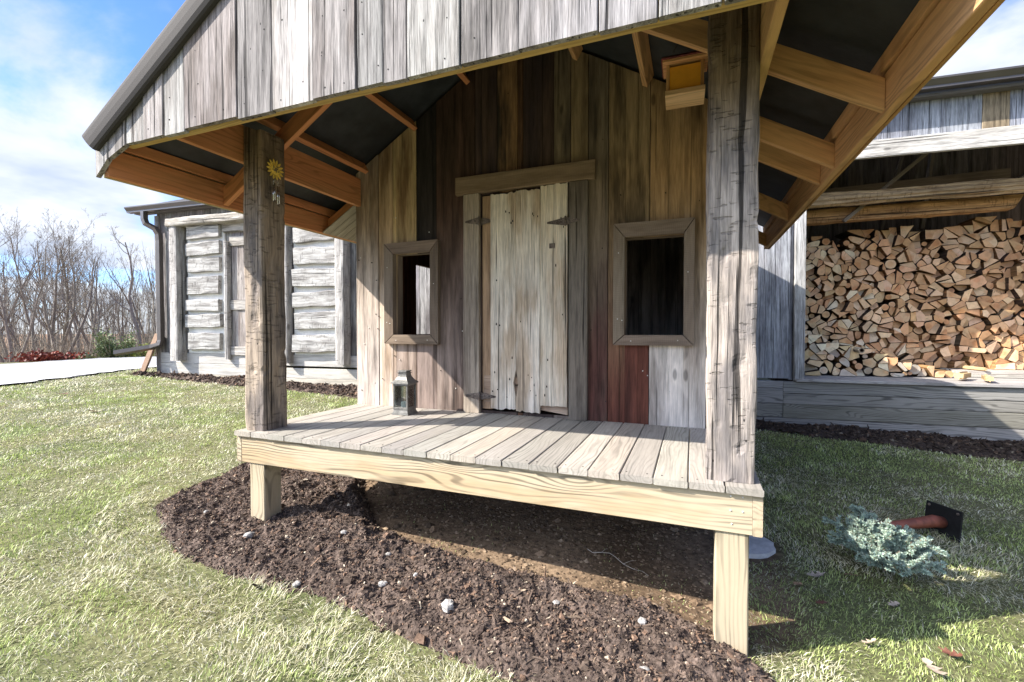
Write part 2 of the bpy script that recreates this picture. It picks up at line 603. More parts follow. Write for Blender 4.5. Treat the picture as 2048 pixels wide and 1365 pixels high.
def tint_mat(name, rough=.8, transl=0.0, var=0.25, scale=25.0, bump=0.0, spec=.2):
    m, nt, b, out = new_mat(name)
    t1 = attr(nt, 'tint').outputs['Color']
    g = attr(nt, 'grain').outputs['Vector']
    n = noi(nt, g, scale, 4.0, .6).outputs[0]
    k = sstep(nt, n, .3, .7, 1 - var, 1 + var)
    c = mixc(nt, 1.0, t1, nd(nt, 'CombineColor', {0: k, 1: k, 2: k}).outputs[0], 'MULTIPLY')
    nt.links.new(c, b.inputs['Base Color'])
    b.inputs['Roughness'].default_value = rough
    b.inputs['Specular IOR Level'].default_value = spec
    if bump > 0:
        bp = nd(nt, 'Bump', {'Strength': bump, 'Distance': .01, 'Height': n})
        nt.links.new(bp.outputs[0], b.inputs['Normal'])
    if transl > 0:
        tl = nd(nt, 'BsdfTranslucent', {0: c})
        mx = nd(nt, 'MixShader', {0: transl, 1: b.outputs[0], 2: tl.outputs[0]})
        nt.links.new(mx.outputs[0], out.inputs[0])
    return m


M['grass'] = tint_mat('grass_blades', .55, .25, var=.15, scale=8, spec=.3)
M['bark'] = tint_mat('grey_bark', .9, 0, var=.35, scale=12, bump=.5)
M['needle'] = tint_mat('juniper_needles', .6, .15, var=.2, scale=30)
M['mulch'] = tint_mat('dark_mulch', .95, 0, var=.55, scale=55, bump=.9, spec=.1)
M['chips'] = tint_mat('mulch_chips', .9, 0, var=.3, scale=60, spec=.1)
M['soil'] = tint_mat('lawn_soil', .95, 0, var=.35, scale=30, bump=.6, spec=.1)


def endgrain():
    m, nt, b, out = new_mat('cut_log_end')
    g = attr(nt, 'grain').outputs['Vector']
    t1 = attr(nt, 'tint').outputs['Color']
    sg = nd(nt, 'SeparateXYZ', {0: g})
    v2 = nd(nt, 'CombineXYZ', {0: 0.0, 1: sg.outputs[1], 2: sg.outputs[2]}).outputs[0]
    ln = nd(nt, 'VectorMath', {0: v2}, operation='LENGTH').outputs['Value']
    n0 = noi(nt, g, 18.0, 3.0).outputs[0]
    rr = mth(nt, 'ADD', ln, mth(nt, 'MULTIPLY', n0, .02))
    sn = mth(nt, 'SINE', mth(nt, 'MULTIPLY', rr, 560))
    heart = sstep(nt, rr, .065, .035)
    n2 = noi(nt, g, 14.0, 5.0, .65).outputs[0]
    mult = mth(nt, 'ADD', mth(nt, 'ADD', .98, mth(nt, 'MULTIPLY', sn, .06)), mth(nt, 'MULTIPLY', mth(nt, 'SUBTRACT', n2, .5), .75))
    an = nd(nt, 'Math', {0: sg.outputs[1], 1: sg.outputs[2]}, operation='ARCTAN2').outputs[0]
    rad = noi(nt, nd(nt, 'CombineXYZ', {0: mth(nt, 'MULTIPLY', an, 5.0), 1: sg.outputs[0], 2: mth(nt, 'MULTIPLY', ln, 8.0)}).outputs[0], 1.0, 2.0).outputs[0]
    crk = sstep(nt, rad, .33, .27)
    mult = mth(nt, 'MULTIPLY', mult, mth(nt, 'SUBTRACT', 1.0, mth(nt, 'MULTIPLY', crk, .5)))
    mc = nd(nt, 'CombineColor', {0: mult, 1: mult, 2: mult}).outputs[0]
    c = mixc(nt, 1.0, t1, mc, 'MULTIPLY')
    c = mixc(nt, mth(nt, 'MULTIPLY', heart, .45), c, mixc(nt, 1.0, c, (.8, .55, .4, 1), 'MULTIPLY'))
    nt.links.new(c, b.inputs['Base Color'])
    b.inputs['Roughness'].default_value = .85
    b.inputs['Specular IOR Level'].default_value = .15
    bp = nd(nt, 'Bump', {'Strength': .5, 'Distance': .006, 'Height': n2})
    nt.links.new(bp.outputs[0], b.inputs['Normal'])
    return m


M['end'] = endgrain()
M['logbark'] = tint_mat('firewood_bark', .95, 0, var=.5, scale=40, bump=.9)

X, Y, Z = V((1, 0, 0)), V((0, 1, 0)), V((0, 0, 1))

# ================================================================== PLAYHOUSE
RX, RS = -1.21, 0.585            # ridge x, slope
ZR = 3.48                        # roof underside at the ridge
YG, YW, YB = 1.60, 3.225, 5.60   # gable front, front wall face, rear
DZ = 0.566


def zroof(x):
    return ZR - RS * abs(x - RX)


ph = empty('playhouse', (RX, 2.7, 0.0))
tag(ph, 'rustic playhouse of weathered barn boards with gabled porch roof and raised plank deck', 'playhouse')
rng = random.Random(5)

LUM = (.64, .37, .175)
LUM2 = (.50, .26, .115)
ORG = (.56, .235, .10)
# ---- deck
mb = MB()
x0, pitch = -2.745, 0.1425
nb_ = 21
xs = [0.2755 - pitch * i for i in range(nb_ + 1)][::-1]
DK = [(.38, .34, .29), (.33, .30, .26), (.41, .37, .315), (.31, .285, .25), (.39, .34, .275)]
for i in range(nb_):
    a, b_ = xs[i] + .002, xs[i + 1] - .002
    c = jc(DK[rng.randrange(5)], .07, rng)
    if i in (nb_ - 1,):
        a += .001
    plank(mb, (a, 2.055 + rng.uniform(-.003, .003), DZ - .030), (0, YW - 2.055 - .004, 0), (b_ - a, 0, 0), (0, 0, .030 + rng.uniform(-.0012, .0012)), seg=4, ch=.004, jit=.0012, tint=c, tint2=jc(C('8e887e'), .08, rng))
    for yn in (2.10, 3.17):
        for fx in (.2, .8):
            xn = a + (b_ - a) * fx + rng.uniform(-.008, .008)
            if not (xn < -2.48 and yn < 2.3) and not (xn > .03 and yn < 2.3):
                tube(mb, [(xn, yn, DZ - .003), (xn, yn, DZ + .0014)], .0042, 6, tint=C('4a443e'))
mb.build('porch_deck', M['deck'], ph)
# ---- rim joists
BEAM, BEAM2 = (.47, .385, .265), (.36, .27, .16)
mb = MB()
plank(mb, (-2.675, 2.075, .366), (2.91, 0, 0), (0, 0, DZ - .031 - .366), (0, .038, 0), seg=6, ch=.003, jit=.001, tint=BEAM, tint2=C('aa8c62'), seed=41.3)
for (px_, pz) in ((.155, .52), (.2, .52), (.155, .46), (.2, .46), (.16, .405)):
    tube(mb, [(px_, 2.077, pz), (px_, 2.0725, pz)], .0035, 6, tint=C('d8d4cc'))
mb.build('front_beam', M['treated'], ph)
for xa in (-2.713, .236):
    mb = MB()
    plank(mb, (xa, 2.073, .366), (0, 1.14, 0), (0, 0, DZ - .031 - .366), (.037, 0, 0), ch=.003, tint=BEAM, tint2=BEAM2)
    mb.build('side_beam', M['treated'], ph)
# ---- legs
for (xa, zb) in ((-2.618, -.14), (.098, -.3)):
    mb = MB()
    plank(mb, (xa, 2.085, zb), (0, 0, .365 - zb), (.128, 0, 0), (0, .128, 0), seg=3, ch=.005, jit=.002, tint=(.44, .365, .25), tint2=(.34, .26, .155))
    mb.build('leg', M['treated'], ph)
for xa in (-2.6, -.06):
    mb = MB()
    plank(mb, (xa - .06, 3.4, -.2), (0, 0, .56), (.12, 0, 0), (0, .12, 0), ch=.004, tint=BEAM, tint2=BEAM2)
    mb.build('leg', M['treated'], ph)
# ---- porch posts
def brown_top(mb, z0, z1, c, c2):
    """tint turns less weathered brown upward, with roof shade painted in as well"""
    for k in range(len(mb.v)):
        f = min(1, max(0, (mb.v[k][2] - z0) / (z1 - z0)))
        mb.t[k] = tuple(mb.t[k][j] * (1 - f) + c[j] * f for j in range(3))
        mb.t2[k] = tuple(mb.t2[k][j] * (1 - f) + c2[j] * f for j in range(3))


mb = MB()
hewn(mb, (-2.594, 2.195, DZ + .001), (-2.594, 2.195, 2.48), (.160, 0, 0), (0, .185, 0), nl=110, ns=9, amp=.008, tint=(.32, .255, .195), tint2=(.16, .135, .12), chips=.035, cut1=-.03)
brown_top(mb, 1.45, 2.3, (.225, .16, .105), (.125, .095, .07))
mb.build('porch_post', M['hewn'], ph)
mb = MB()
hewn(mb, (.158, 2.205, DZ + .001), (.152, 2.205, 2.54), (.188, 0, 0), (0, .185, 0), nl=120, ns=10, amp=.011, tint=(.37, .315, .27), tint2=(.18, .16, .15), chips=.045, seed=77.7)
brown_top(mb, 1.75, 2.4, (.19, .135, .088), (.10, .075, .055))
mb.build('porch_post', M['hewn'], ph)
# ---- front gable boards
GS = [-3.215, -3.1, -2.944, -2.777, -2.615, -2.446, -2.066, -1.837, -1.586, -1.348, -1.089, -.846, -.604, -.309, -.113, .084, .28, .47, .63, .835]
GC = ['b3aeaa', 'aaa5a1', 'b5b0ad', 'a39d98', 'b2ada9', 'a49c97', '8f8a87', 'c4bfba', '958f8c', 'a39e9a', 'bab5b0', '9c9793', 'aba6a3', 'a6a2a0', 'b3afac', 'a09b98', 'a8a3a0', 'aeaaa5', 'a39e99']
GC2 = ['847d78', '8a8480', '8e8580', '7a716b', '8d8884', '7d726c', '6a6664', 'a8a19a', '776d68', '7f7a78', '9a9590', '75716e', '8a8480', '7d7875', '86807c', '77716c', '857e78', '867f79', '7d766f']
mb = MB()


def gable_bottom(x):
    if x < -3.03:
        return 2.11 + (x + 3.19) * .13 / .16
    if x > .61:
        return 2.11 + (.77 - x) * .13 / .16
    return 2.238


for i in range(len(GS) - 1):
    a, b_ = GS[i], GS[i + 1]
    ga = .0015 if rng.random() < .6 else .005
    pieces = [(a + ga, b_ - ga)]
    if a < RX < b_:
        pieces = [(a + ga, RX), (RX, b_ - ga)]
    off = rng.uniform(-.004, .004)
    sd = rseed()
    for (p, q) in pieces:
        zb0, zb1 = gable_bottom(p), gable_bottom(q)
        zt0, zt1 = zroof(p) - .012, zroof(q) - .012
        base = min(zb0, zb1)
        top = max(zt0, zt1)
        dz = rng.uniform(-.004, .006) if -3.0 < p < .5 else 0
        plank(mb, (p, YG + off, base), (0, 0, top - base), (q - p, 0, 0), (0, .026, 0), seg=14, ch=.003, jit=.0022 if len(pieces) == 1 else 0, tint=jc(tuple(a_ * b2 for a_, b2 in zip(C(GC[i]), (.785, .79, .795))), .07, rng), tint2=tuple(a_ * b2 for a_, b2 in zip(C(GC2[i]), (.66, .65, .635))),
              e0=(zb0 - base + dz, zb1 - base + dz), e1=(zt0 - top, zt1 - top), seed=sd, ejit=.004)
        # nails
        for fz in (.06, .32, .62):
            for fx in (.25, .78):
                zz = max(zb0, zb1) + .03 + fz * .55 + rng.uniform(-.03, .03)
                xx = p + (q - p) * (fx + rng.uniform(-.06, .06))
                if zz < min(zt0, zt1) - .1 and rng.random() < .5:
                    tube(mb, [(xx, YG + off + .002, zz), (xx, YG + off - .0012, zz)], rng.uniform(.0025, .0042), 6, tint=(.02, .018, .016))
mb.build('front_gable', M['barnwood'], ph)
mb = MB()
plank(mb, (-2.99, YG + .031, 2.246), (3.57, 0, 0), (0, .040, 0), (0, 0, .089), ch=.003, tint=C('b89a5e'), tint2=C('a5864c'))
mb.build('gable_ledger', M['lumber'], ph)
# inner gable rafters (carry the boards)
for sgn in (-1, 1):
    mb = MB()
    xo = RX + sgn * 1.97
    plank(mb, (RX, YG + .031, ZR - .11), (xo - RX, 0, -RS * 1.97), (0, .038, 0), (0, 0, .10), ch=.002, tint=LUM, tint2=LUM2, e1=(-.0, -.0))
    mb.build('gable_rafter', M['lumber'], ph)
# ---- rafters
RB = 3.245
for yr in (2.325, 3.035, 3.345, 4.345, 5.55):
    for sgn in (-1, 1):
        if sgn < 0 and 3 < yr < 3.2:
            continue
        mb = MB()
        xo = 1.94
        xi = 0 if yr < 3 else 1.44
        plank(mb, (RX + sgn * xi, yr, RB - RS * xi), (sgn * (xo - xi), 0, -RS * (xo - xi)), (0, .038, 0), (0, 0, .13), ch=.002, tint=jc(LUM if sgn > 0 else ORG, .06, rng), tint2=LUM2, seg=2)
        mb.build('rafter', M['lumber'], ph)
# ---- purlins
for d in (.45, .93, 1.42, 1.86):
    for sgn in (-1, 1):
        mb = MB()
        xx = RX + sgn * d
        yend = 5.7 if d > 1.5 else YW - .004
        nrm = V((sgn * RS, 0, 1)).normalized()
        slope = V((sgn, 0, -RS)).normalized()
        if d > 1.5:
            plank(mb, (RX + sgn * 1.945 - .016, YG + .034, 2.272), (0, yend - YG - .034, 0), (.032, 0, 0), (0, 0, .066), ch=.002, tint=jc(LUM if sgn > 0 else ORG, .06, rng), tint2=LUM2, seg=2)
            mb.build('purlin', M['lumber'], ph)
            continue
        base = V((xx, YG + .034, zroof(xx) - .004)) - nrm * .088
        plank(mb, base, (0, yend - YG - .034, 0), slope * .038, nrm * .087, ch=.002, tint=jc(LUM if sgn > 0 else ORG, .06, rng), tint2=LUM2, seg=2)
        mb.build('purlin', M['lumber'], ph)
# ---- eave fascia beams
for (xa, tt) in ((-3.19, ORG), (.732, LUM)):
    mb = MB()
    plank(mb, (xa, YG + .03, 2.10), (0, 5.7 - YG - .03, 0), (0, 0, .160), (.038, 0, 0), ch=.003, tint=tt, tint2=LUM2, seg=3)
    mb.build('fascia_beam', M['lumber'], ph)
for xa, tt in ((-3.205, C('b3aa86')), (.7705, C('b48a56'))):
    mb = MB()
    plank(mb, (xa, YG + .03, 2.096), (0, 5.7 - YG - .03, 0), (0, 0, .20), (.0145, 0, 0), ch=.002, tint=tt, tint2=tt, seg=3)
    mb.build('fascia_trim', M['lumber'], ph)
# ---- plate beams from the gable to the wall
for xa, tt in ((-2.71, ORG), (.25, C('c09a66'))):
    mb = MB()
    plank(mb, (xa, YG + .072, 2.28), (0, YW - YG - .076, 0), (0, 0, .235), (.038, 0, 0), ch=.003, tint=tt, tint2=LUM2, seg=3)
    mb.build('plate_beam', M['lumber'], ph)
# ---- roof
mb = MB()
for sgn in (-1, 1):
    e = 2.02
    nrm = V((sgn * RS, 0, 1)).normalized()
    plank(mb, (RX, YG + .028, ZR), (sgn * e, 0, -RS * e), (0, 5.72 - YG - .028, 0), nrm * .006, ch=0)
mb.build('roof_underlay', M['underlay'], ph)
mb = MB()
for sgn in (-1, 1):
    e = 2.03
    nrm = V((sgn * RS, 0, 1)).normalized()
    slope = V((sgn, 0, -RS)).normalized()
    plank(mb, V((RX, 1.56, ZR)) + nrm * .012, slope * (e * math.hypot(1, RS)), (0, 4.2, 0), nrm * .012, ch=.002)
    for k in range(1, 11):   # standing ribs
        plank(mb, V((RX, 1.56 + k * .4, ZR)) + nrm * .023, slope * (e * math.hypot(1, RS)), (0, .03, 0), nrm * .022, ch=.006)
roof = mb.build('roof', M['roofmetal'], ph)
for sgn in (-1, 1):
    mb = MB()
    e = 2.045
    slope = V((sgn, 0, -RS)).normalized()
    nrm = V((sgn * RS, 0, 1)).normalized()
    LL = e * math.hypot(1, RS)
    # L-shaped bent trim: rounded face, underside and a return against the boards
    prof = [(1.598 - (1.598 - y_) * .62, h_) for (y_, h_) in [(1.598, -.010), (1.598, -.088), (1.594, -.094), (1.562, -.094), (1.548, -.086), (1.536, -.066), (1.531, -.03), (1.531, .008), (1.534, .024), (1.541, .035), (1.553, .040), (1.60, .040), (1.60, .034)]]
    vs, g = [], []
    for i in (0, 1):
        for (yy, hh) in prof:
            ext = (.035 * (.04 - hh) / .13 if i else 0)
            vs.append(V((RX, yy, ZR + .012)) + slope * (LL * i + (-ext if i else 0)) + nrm * hh)
            g.append((0, yy, hh))
    n = len(prof)
    fs = [(k, k + 1, n + k + 1, n + k) for k in range(n - 1)]
    if sgn > 0:
        fs = [tuple(reversed(f)) for f in fs]
    mb.add(vs, fs, g, smooth=False)
    for q in (.25, .62):
        p = V((RX, 1.595, ZR + .012)) + slope * (LL * (1 - q * .35)) + nrm * -.092
        tube(mb, [p + V((0, .003, 0)), p + V((0, -.006, 0))], .006, 8)
    mb.build('rake_trim', M['roofmetal'], roof)
mb = MB()
for sgn in (-1, 1):
    nrm = V((sgn * RS, 0, 1)).normalized()
    slope = V((sgn, 0, -RS)).normalized()
    plank(mb, V((RX, 1.53, ZR + .0)) + nrm * .048, slope * .16, (0, 4.25, 0), nrm * .004, ch=.001)
mb.build('ridge_cap', M['roofmetal'], roof)

# ---- walls
FW = [-2.729, -2.491, -2.348, -2.114, -1.923, -1.578, -1.391, -1.223, -1.183, -.942, -.817, -.689, -.548, -.27, .088]
# (upper tint, upper tint2, lower tint, lower tint2)
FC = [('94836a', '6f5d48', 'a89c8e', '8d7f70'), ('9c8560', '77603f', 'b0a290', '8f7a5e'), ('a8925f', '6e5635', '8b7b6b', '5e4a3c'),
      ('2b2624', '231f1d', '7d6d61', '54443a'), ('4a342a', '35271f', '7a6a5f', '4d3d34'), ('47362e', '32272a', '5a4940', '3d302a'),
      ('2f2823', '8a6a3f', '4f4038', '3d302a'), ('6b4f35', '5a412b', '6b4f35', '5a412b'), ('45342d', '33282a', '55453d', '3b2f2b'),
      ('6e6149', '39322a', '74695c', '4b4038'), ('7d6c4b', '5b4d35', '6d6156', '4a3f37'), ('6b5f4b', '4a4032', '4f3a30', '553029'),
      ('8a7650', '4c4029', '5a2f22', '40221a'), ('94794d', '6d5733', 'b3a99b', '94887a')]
W1 = (-2.315, -1.96, 1.172, 1.842)
W2 = (-.43, -.052, 1.175, 1.84)
DR = (-1.52, -.80, .585, 2.255)
mb = MB()
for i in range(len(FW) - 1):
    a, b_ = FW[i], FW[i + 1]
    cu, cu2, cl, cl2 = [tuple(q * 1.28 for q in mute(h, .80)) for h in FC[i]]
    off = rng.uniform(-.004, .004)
    cuts = sorted({a, b_} | {q for q in (W1[0], W1[1], W2[0], W2[1], DR[0], DR[1], RX) if a < q < b_})
    for p, q in zip(cuts[:-1], cuts[1:]):
        mid = (p + q) / 2
        holes = []
        for H in (W1, W2, DR):
            if H[0] <= mid <= H[1]:
                holes.append((H[2], H[3]))
        zs = .40
        spans = []
        for (h0, h1) in holes:
            spans.append((zs, h0))
            zs = h1
        spans.append((zs, None))
        for (s0, s1) in spans:
            g0 = .002 if p == a else 0
            g1 = .002 if q == b_ else 0
            if s1 is None:
                t0, t1 = zroof(p) - .03, zroof(q) - .03
                top = max(t0, t1)
                e1 = (t0 - top, t1 - top)
            else:
                top, e1 = s1, (0, 0)
            lower = s1 is not None
            full = not holes
            if full:
                t_a, t_b = cu, cl
            else:
                t_a, t_b = (cl, cl2) if lower else (cu, cu2)
            sd = i * 5.31 + 2.2
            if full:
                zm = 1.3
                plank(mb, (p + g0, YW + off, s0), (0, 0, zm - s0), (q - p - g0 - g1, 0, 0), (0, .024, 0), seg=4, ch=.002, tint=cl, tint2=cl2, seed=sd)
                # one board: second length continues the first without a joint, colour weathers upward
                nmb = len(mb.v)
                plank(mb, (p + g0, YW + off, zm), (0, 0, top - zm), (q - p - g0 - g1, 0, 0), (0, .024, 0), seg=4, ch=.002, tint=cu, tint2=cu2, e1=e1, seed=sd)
                for k in range(nmb - 5 * 8, len(mb.v)):
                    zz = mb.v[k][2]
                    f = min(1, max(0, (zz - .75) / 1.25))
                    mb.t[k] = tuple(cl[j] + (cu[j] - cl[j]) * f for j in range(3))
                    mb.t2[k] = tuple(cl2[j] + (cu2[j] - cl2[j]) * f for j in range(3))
                    mb.g[k] = (zz + sd * 1.37, mb.g[k][1], mb.g[k][2])
            else:
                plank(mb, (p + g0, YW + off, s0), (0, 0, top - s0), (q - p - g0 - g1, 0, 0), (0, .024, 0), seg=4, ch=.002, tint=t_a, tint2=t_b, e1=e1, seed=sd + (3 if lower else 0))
for k in range(60):
    xx = rng.uniform(-2.7, 0)
    zz = rng.uniform(.62, 2.2)
    if any(H[0] - .1 < xx < H[1] + .1 and H[2] - .1 < zz < H[3] + .1 for H in (W1, W2, DR)):
        continue
    tube(mb, [(xx, YW, zz), (xx, YW - .007, zz)], .0045, 6, tint=C('c9c4ba') if rng.random() < .5 else (.03, .025, .02))
mb.build('front_wall', M['porchwall'], ph)


def plain_wall(name, axis, fixed, lo, hi, zlo, gable=False, holes=(), cols=('8d8072', '6f6257'), thick=.024, inner=False, mat=None):
    mb = MB()
    p = lo
    while p < hi - .01:
        q = min(hi, p + rng.uniform(.16, .26))
        if hi - q < .08:
            q = hi
        cuts = sorted({p, q} | {h for H in holes for h in H[:2] if p < h < q} | ({RX} if gable and p < RX < q else set()))
        for a, b_ in zip(cuts[:-1], cuts[1:]):
            mid = (a + b_) / 2
            zs = zlo
            spans = []
            for H in holes:
                if H[0] <= mid <= H[1]:
                    spans.append((zs, H[2]))
                    zs = H[3]
            spans.append((zs, None))
            for s0, s1 in spans:
                if axis == 'x':
                    t0, t1 = (zroof(fixed) - .05,) * 2
                else:
                    t0, t1 = zroof(a) - .05, zroof(b_) - .05
                if s1 is not None:
                    t0 = t1 = s1
                top = max(t0, t1)
                g0 = .0015 if a == p else 0
                g1 = .0015 if b_ == q else 0
                w = b_ - a - g0 - g1
                if axis == 'x':
                    plank(mb, (fixed, a + g0, s0), (0, 0, top - s0), (0, w, 0), (thick, 0, 0), ch=.002, tint=jc(C(cols[0]), .2, rng), tint2=jc(C(cols[1]), .2, rng), e1=(t0 - top, t1 - top))
                else:
                    plank(mb, (a + g0, fixed, s0), (0, 0, top - s0), (w, 0, 0), (0, thick, 0), ch=.002, tint=jc(C(cols[0]), .2, rng), tint2=jc(C(cols[1]), .2, rng), e1=(t0 - top, t1 - top))
        p = q
    return mb.build(name, mat or M['porchwall'], ph)


SW = [(4.09, 4.62, 1.17, 1.90)]
plain_wall('left_wall', 'x', -2.725, YW + .027, YB - .03, .40, holes=SW)
plain_wall('right_wall', 'x', .062, YW + .027, YB - .03, .40)
plain_wall('rear_wall', 'y', YB - .027, -2.725, .086, .40, gable=True)
DKC = ('4a3026', '33221c')
plain_wall('inner_lining', 'x', -2.695, YW + .03, YB - .06, .45, holes=SW, cols=('6b4436', '4c3026'), thick=.012)
plain_wall('inner_lining', 'y', YB - .05, -2.68, .044, .45, gable=True, cols=('8a8178', '5d5650'), thick=.012)
plain_wall('inner_lining', 'x', .046, YW + .03, YB - .06, .45, cols=('8a8178', '5d5650'), thick=.012)
mb = MB()
box(mb, (-2.68, YW + .03, .50), (.044, YB - .06, .53), tint=C('5a4a3c'), grain='y')
mb.build('floor', M['deck'], ph)
mb = MB()     # fresh lumber stud and shelf seen through the door gap
box(mb, (-.835, 3.27, .53), (-.798, 3.36, 2.2), tint=C('b9854a'), tint2=C('a36f38'), grain='z')
mb.build('stud', M['lumber'], ph)

# ---- side soffit
mb = MB()
k = 3.27
while k < 5.55:
    w = .085
    plank(mb, (-2.735, k, RB - RS * (RX + 2.735) * 1 - .004 - 0.0), (-.41, 0, -.41 * RS), (0, w - .006, 0), (0, 0, -.012), ch=.002, tint=mute('a39b84', .7), tint2=mute('938a74', .7))
    k += w
mb.build('soffit', M['sawn'], ph)

# ---- window frames (mitred boards)
FR, FR2 = mute('84725a', .7), mute('65533f', .7)


def window_frame(o4, i4, name='window_frame'):
    (ox0, ox1, oz0, oz1), (ix0, ix1, iz0, iz1) = o4, i4
    mb = MB()
    yf = YW - .045
    T = V((0, .0395, 0))
    gp = .0012
    for pts, gr in (([(ox0, oz1), (ix0 - .0, iz1), (ix1, iz1), (ox1, oz1)], 'a'), ([(ox0, oz0), (ox1, oz0), (ix1, iz0), (ix0, iz0)], 'a'),
                    ([(ox0, oz0), (ix0, iz0), (ix0, iz1), (ox0, oz1)], 'b'), ([(ox1, oz0), (ox1, oz1), (ix1, iz1), (ix1, iz0)], 'b')):
        cxm = sum(p[0] for p in pts) / 4
        czm = sum(p[1] for p in pts) / 4
        pts = [(p[0] + (cxm - p[0]) * .012, p[1] + (czm - p[1]) * .012) for p in pts]
        prism(mb, pts, (0, yf, 0), X, Z, T, tint=jc(FR, .1, rng), tint2=FR2, grain=gr)
    # jamb lining through the wall
    for lo, hi, gr in (((ix0 - .012, yf + .004, iz0), (ix0 - .0005, YW + .10, iz1), 'z'), ((ix1 + .0005, yf + .004, iz0), (ix1 + .012, YW + .10, iz1), 'z'),
                       ((ix0, yf + .004, iz1 + .0005), (ix1, YW + .10, iz1 + .012), 'x'), ((ix0, yf + .004, iz0 - .012), (ix1, YW + .10, iz0 - .0005), 'x')):
        box(mb, lo, hi, tint=mute('9c876c', .7), tint2=FR2, grain=gr)
    for (fx, fz) in ((ox0 + .035, oz1 - .2), (ox0 + .03, oz0 + .18), (ox0 + .06, oz0 + .17), (ox1 - .04, oz1 - .35), (ox0 + .12, oz0 + .03), (ox1 - .1, oz0 + .035)):
        tube(mb, [(fx, yf + .001, fz), (fx, yf - .002, fz)], .004, 6, tint=C('cfcac0'))
    return mb.build(name, M['sawn'], ph)


window_frame((-2.405, -1.885, 1.095, 1.932), W1)
window_frame((-.505, .014, 1.105, 1.935), W2)

# ---- door
mb = MB()
plank(mb, (-1.725, YW - .045, 2.262), (1.088, 0, 0), (0, 0, .135), (0, .0395, 0), seg=6, ch=.004, jit=.002, tint=mute('867150', .7), tint2=mute('6b5636', .7), e0=(0, .0), e1=(0, .004))
mb.build('door_lintel', M['sawn'], ph)
for (xa, w, c1, c2) in ((-1.66, .135, '9b8f80', '7d7164'), (-.818, .134, '746b60', '4f473f')):
    mb = MB()
    plank(mb, (xa, YW - .043, DZ + .002), (0, 0, 2.255 - DZ), (w, 0, 0), (0, .038, 0), seg=8, ch=.004, jit=.002, tint=C(c1), tint2=C(c2))
    mb.build('door_jamb', M['doorwood'], ph)
mb = MB()
plank(mb, (-1.515, YW - .002, .60), (0, 0, 1.64), (.083, 0, 0), (0, .02, 0), seg=4, tint=(.40, .27, .17), tint2=(.27, .18, .11))
mb.build('door_stile', M['porchwall'], ph)


def ragged(mb, x0, x1, zb, zt, yy, th, tint, tint2, rb=.03, rt=.01, bite=None):
    n = 12
    pts = []
    sd = rseed()
    for i in range(n + 1):
        f = i / n
        pts.append((x0 + (x1 - x0) * f, zb + rb * mn.noise(V((f * 7 + sd, 1.3, 0))) + rb * .4 * rng.uniform(-1, 1)))
    m = 16
    for i in range(1, m):
        f = i / m
        z = zb + (zt - zb) * f
        d = .003 * mn.noise(V((z * 5, sd, 3)))
        if bite and bite[0] == 'r':
            d -= bite[2] * math.exp(-((z - bite[1]) / .05) ** 2)
        pts.append((x1 + d, z))
    for i in range(n + 1):
        f = 1 - i / n
        pts.append((x0 + (x1 - x0) * f, zt + (rt * mn.noise(V((f * 9 + sd, 4.3, 0))) + rt * .7 * rng.uniform(-1, .4))))
    for i in range(1, m):
        f = 1 - i / m
        z = zb + (zt - zb) * f
        d = .003 * mn.noise(V((z * 5, sd, 8)))
        if bite and bite[0] == 'l':
            d += bite[2] * math.exp(-((z - bite[1]) / .05) ** 2)
        pts.append((x0 + d, z))
    prism(mb, pts, (0, yy, 0), X, Z, V((0, th, 0)), tint=tint, tint2=tint2)


mb = MB()
yd = YW - .030
DC, DC2 = mute('b5aa95', .7), mute('968a75', .7)
WARM = (.43, .325, .22)
ragged(mb, -1.432, -1.226, .610, 2.238, yd, .026, (.64, .575, .475), WARM, rb=.014, bite=('r', .80, .022))
ragged(mb, -1.222, -1.038, .600, 2.242, yd - .004, .026, (.68, .61, .51), WARM, rb=.016, bite=('l', .79, .02))
ragged(mb, -1.034, -.832, .655, 2.262, yd - .001, .026, (.61, .54, .43), WARM, rb=.006, bite=('r', 1.0, .008))
prism(mb, [(-1.19, .635), (-.834, .592), (-.834, .685), (-1.19, .78)], (0, yd + .027, 0), X, Z, V((0, .022, 0)), tint=C('b09a85'), tint2=C('8d7663'), grain='a')
prism(mb, [(-1.50, .655), (-1.13, .655), (-1.13, .86), (-1.50, .86)], (0, yd + .027, 0), X, Z, V((0, .022, 0)), tint=C('a8927d'), tint2=C('8d7663'), grain='a')
prism(mb, [(-1.42, 1.93), (-.85, 1.93), (-.85, 2.03), (-1.42, 2.03)], (0, yd + .027, 0), X, Z, V((0, .022, 0)), tint=C('8a7763'), tint2=C('6d5a48'), grain='a')
for q in range(30):
    xx = rng.choice((rng.uniform(-1.42, -1.24), rng.uniform(-1.21, -1.05), rng.uniform(-1.02, -.85)))
    zz = rng.choice((rng.uniform(.70, .92), rng.uniform(1.98, 2.1), rng.uniform(.7, 2.2)))
    L_ = rng.uniform(.003, .010)
    prism(mb, [(xx - .003, zz - L_), (xx + .003, zz - L_), (xx + .002, zz + L_), (xx - .002, zz + L_)], (0, yd - .0062, 0), X, Z, V((0, .008, 0)), tint=(.025, .02, .017))
door = mb.build('door', M['doorwood'], ph)


def hinge(mb, xc, zc, left, right, yl, yr):
    for s, ln, yy in ((-1, left, yl), (1, right, yr)):
        prism(mb, [(xc, zc - .03), (xc + s * ln, zc - .006), (xc + s * ln, zc + .006), (xc, zc + .03)], (0, yy - .004, 0), X, Z, V((0, .0035, 0)))
        for f in (.3, .6, .85):
            tube(mb, [(xc + s * ln * f, yy - .003, zc), (xc + s * ln * f, yy - .008, zc)], .005, 6)
    y_ = min(yl, yr) - .006
    tube(mb, [(xc, y_, zc - .034), (xc, y_, zc + .034)], .007, 8)


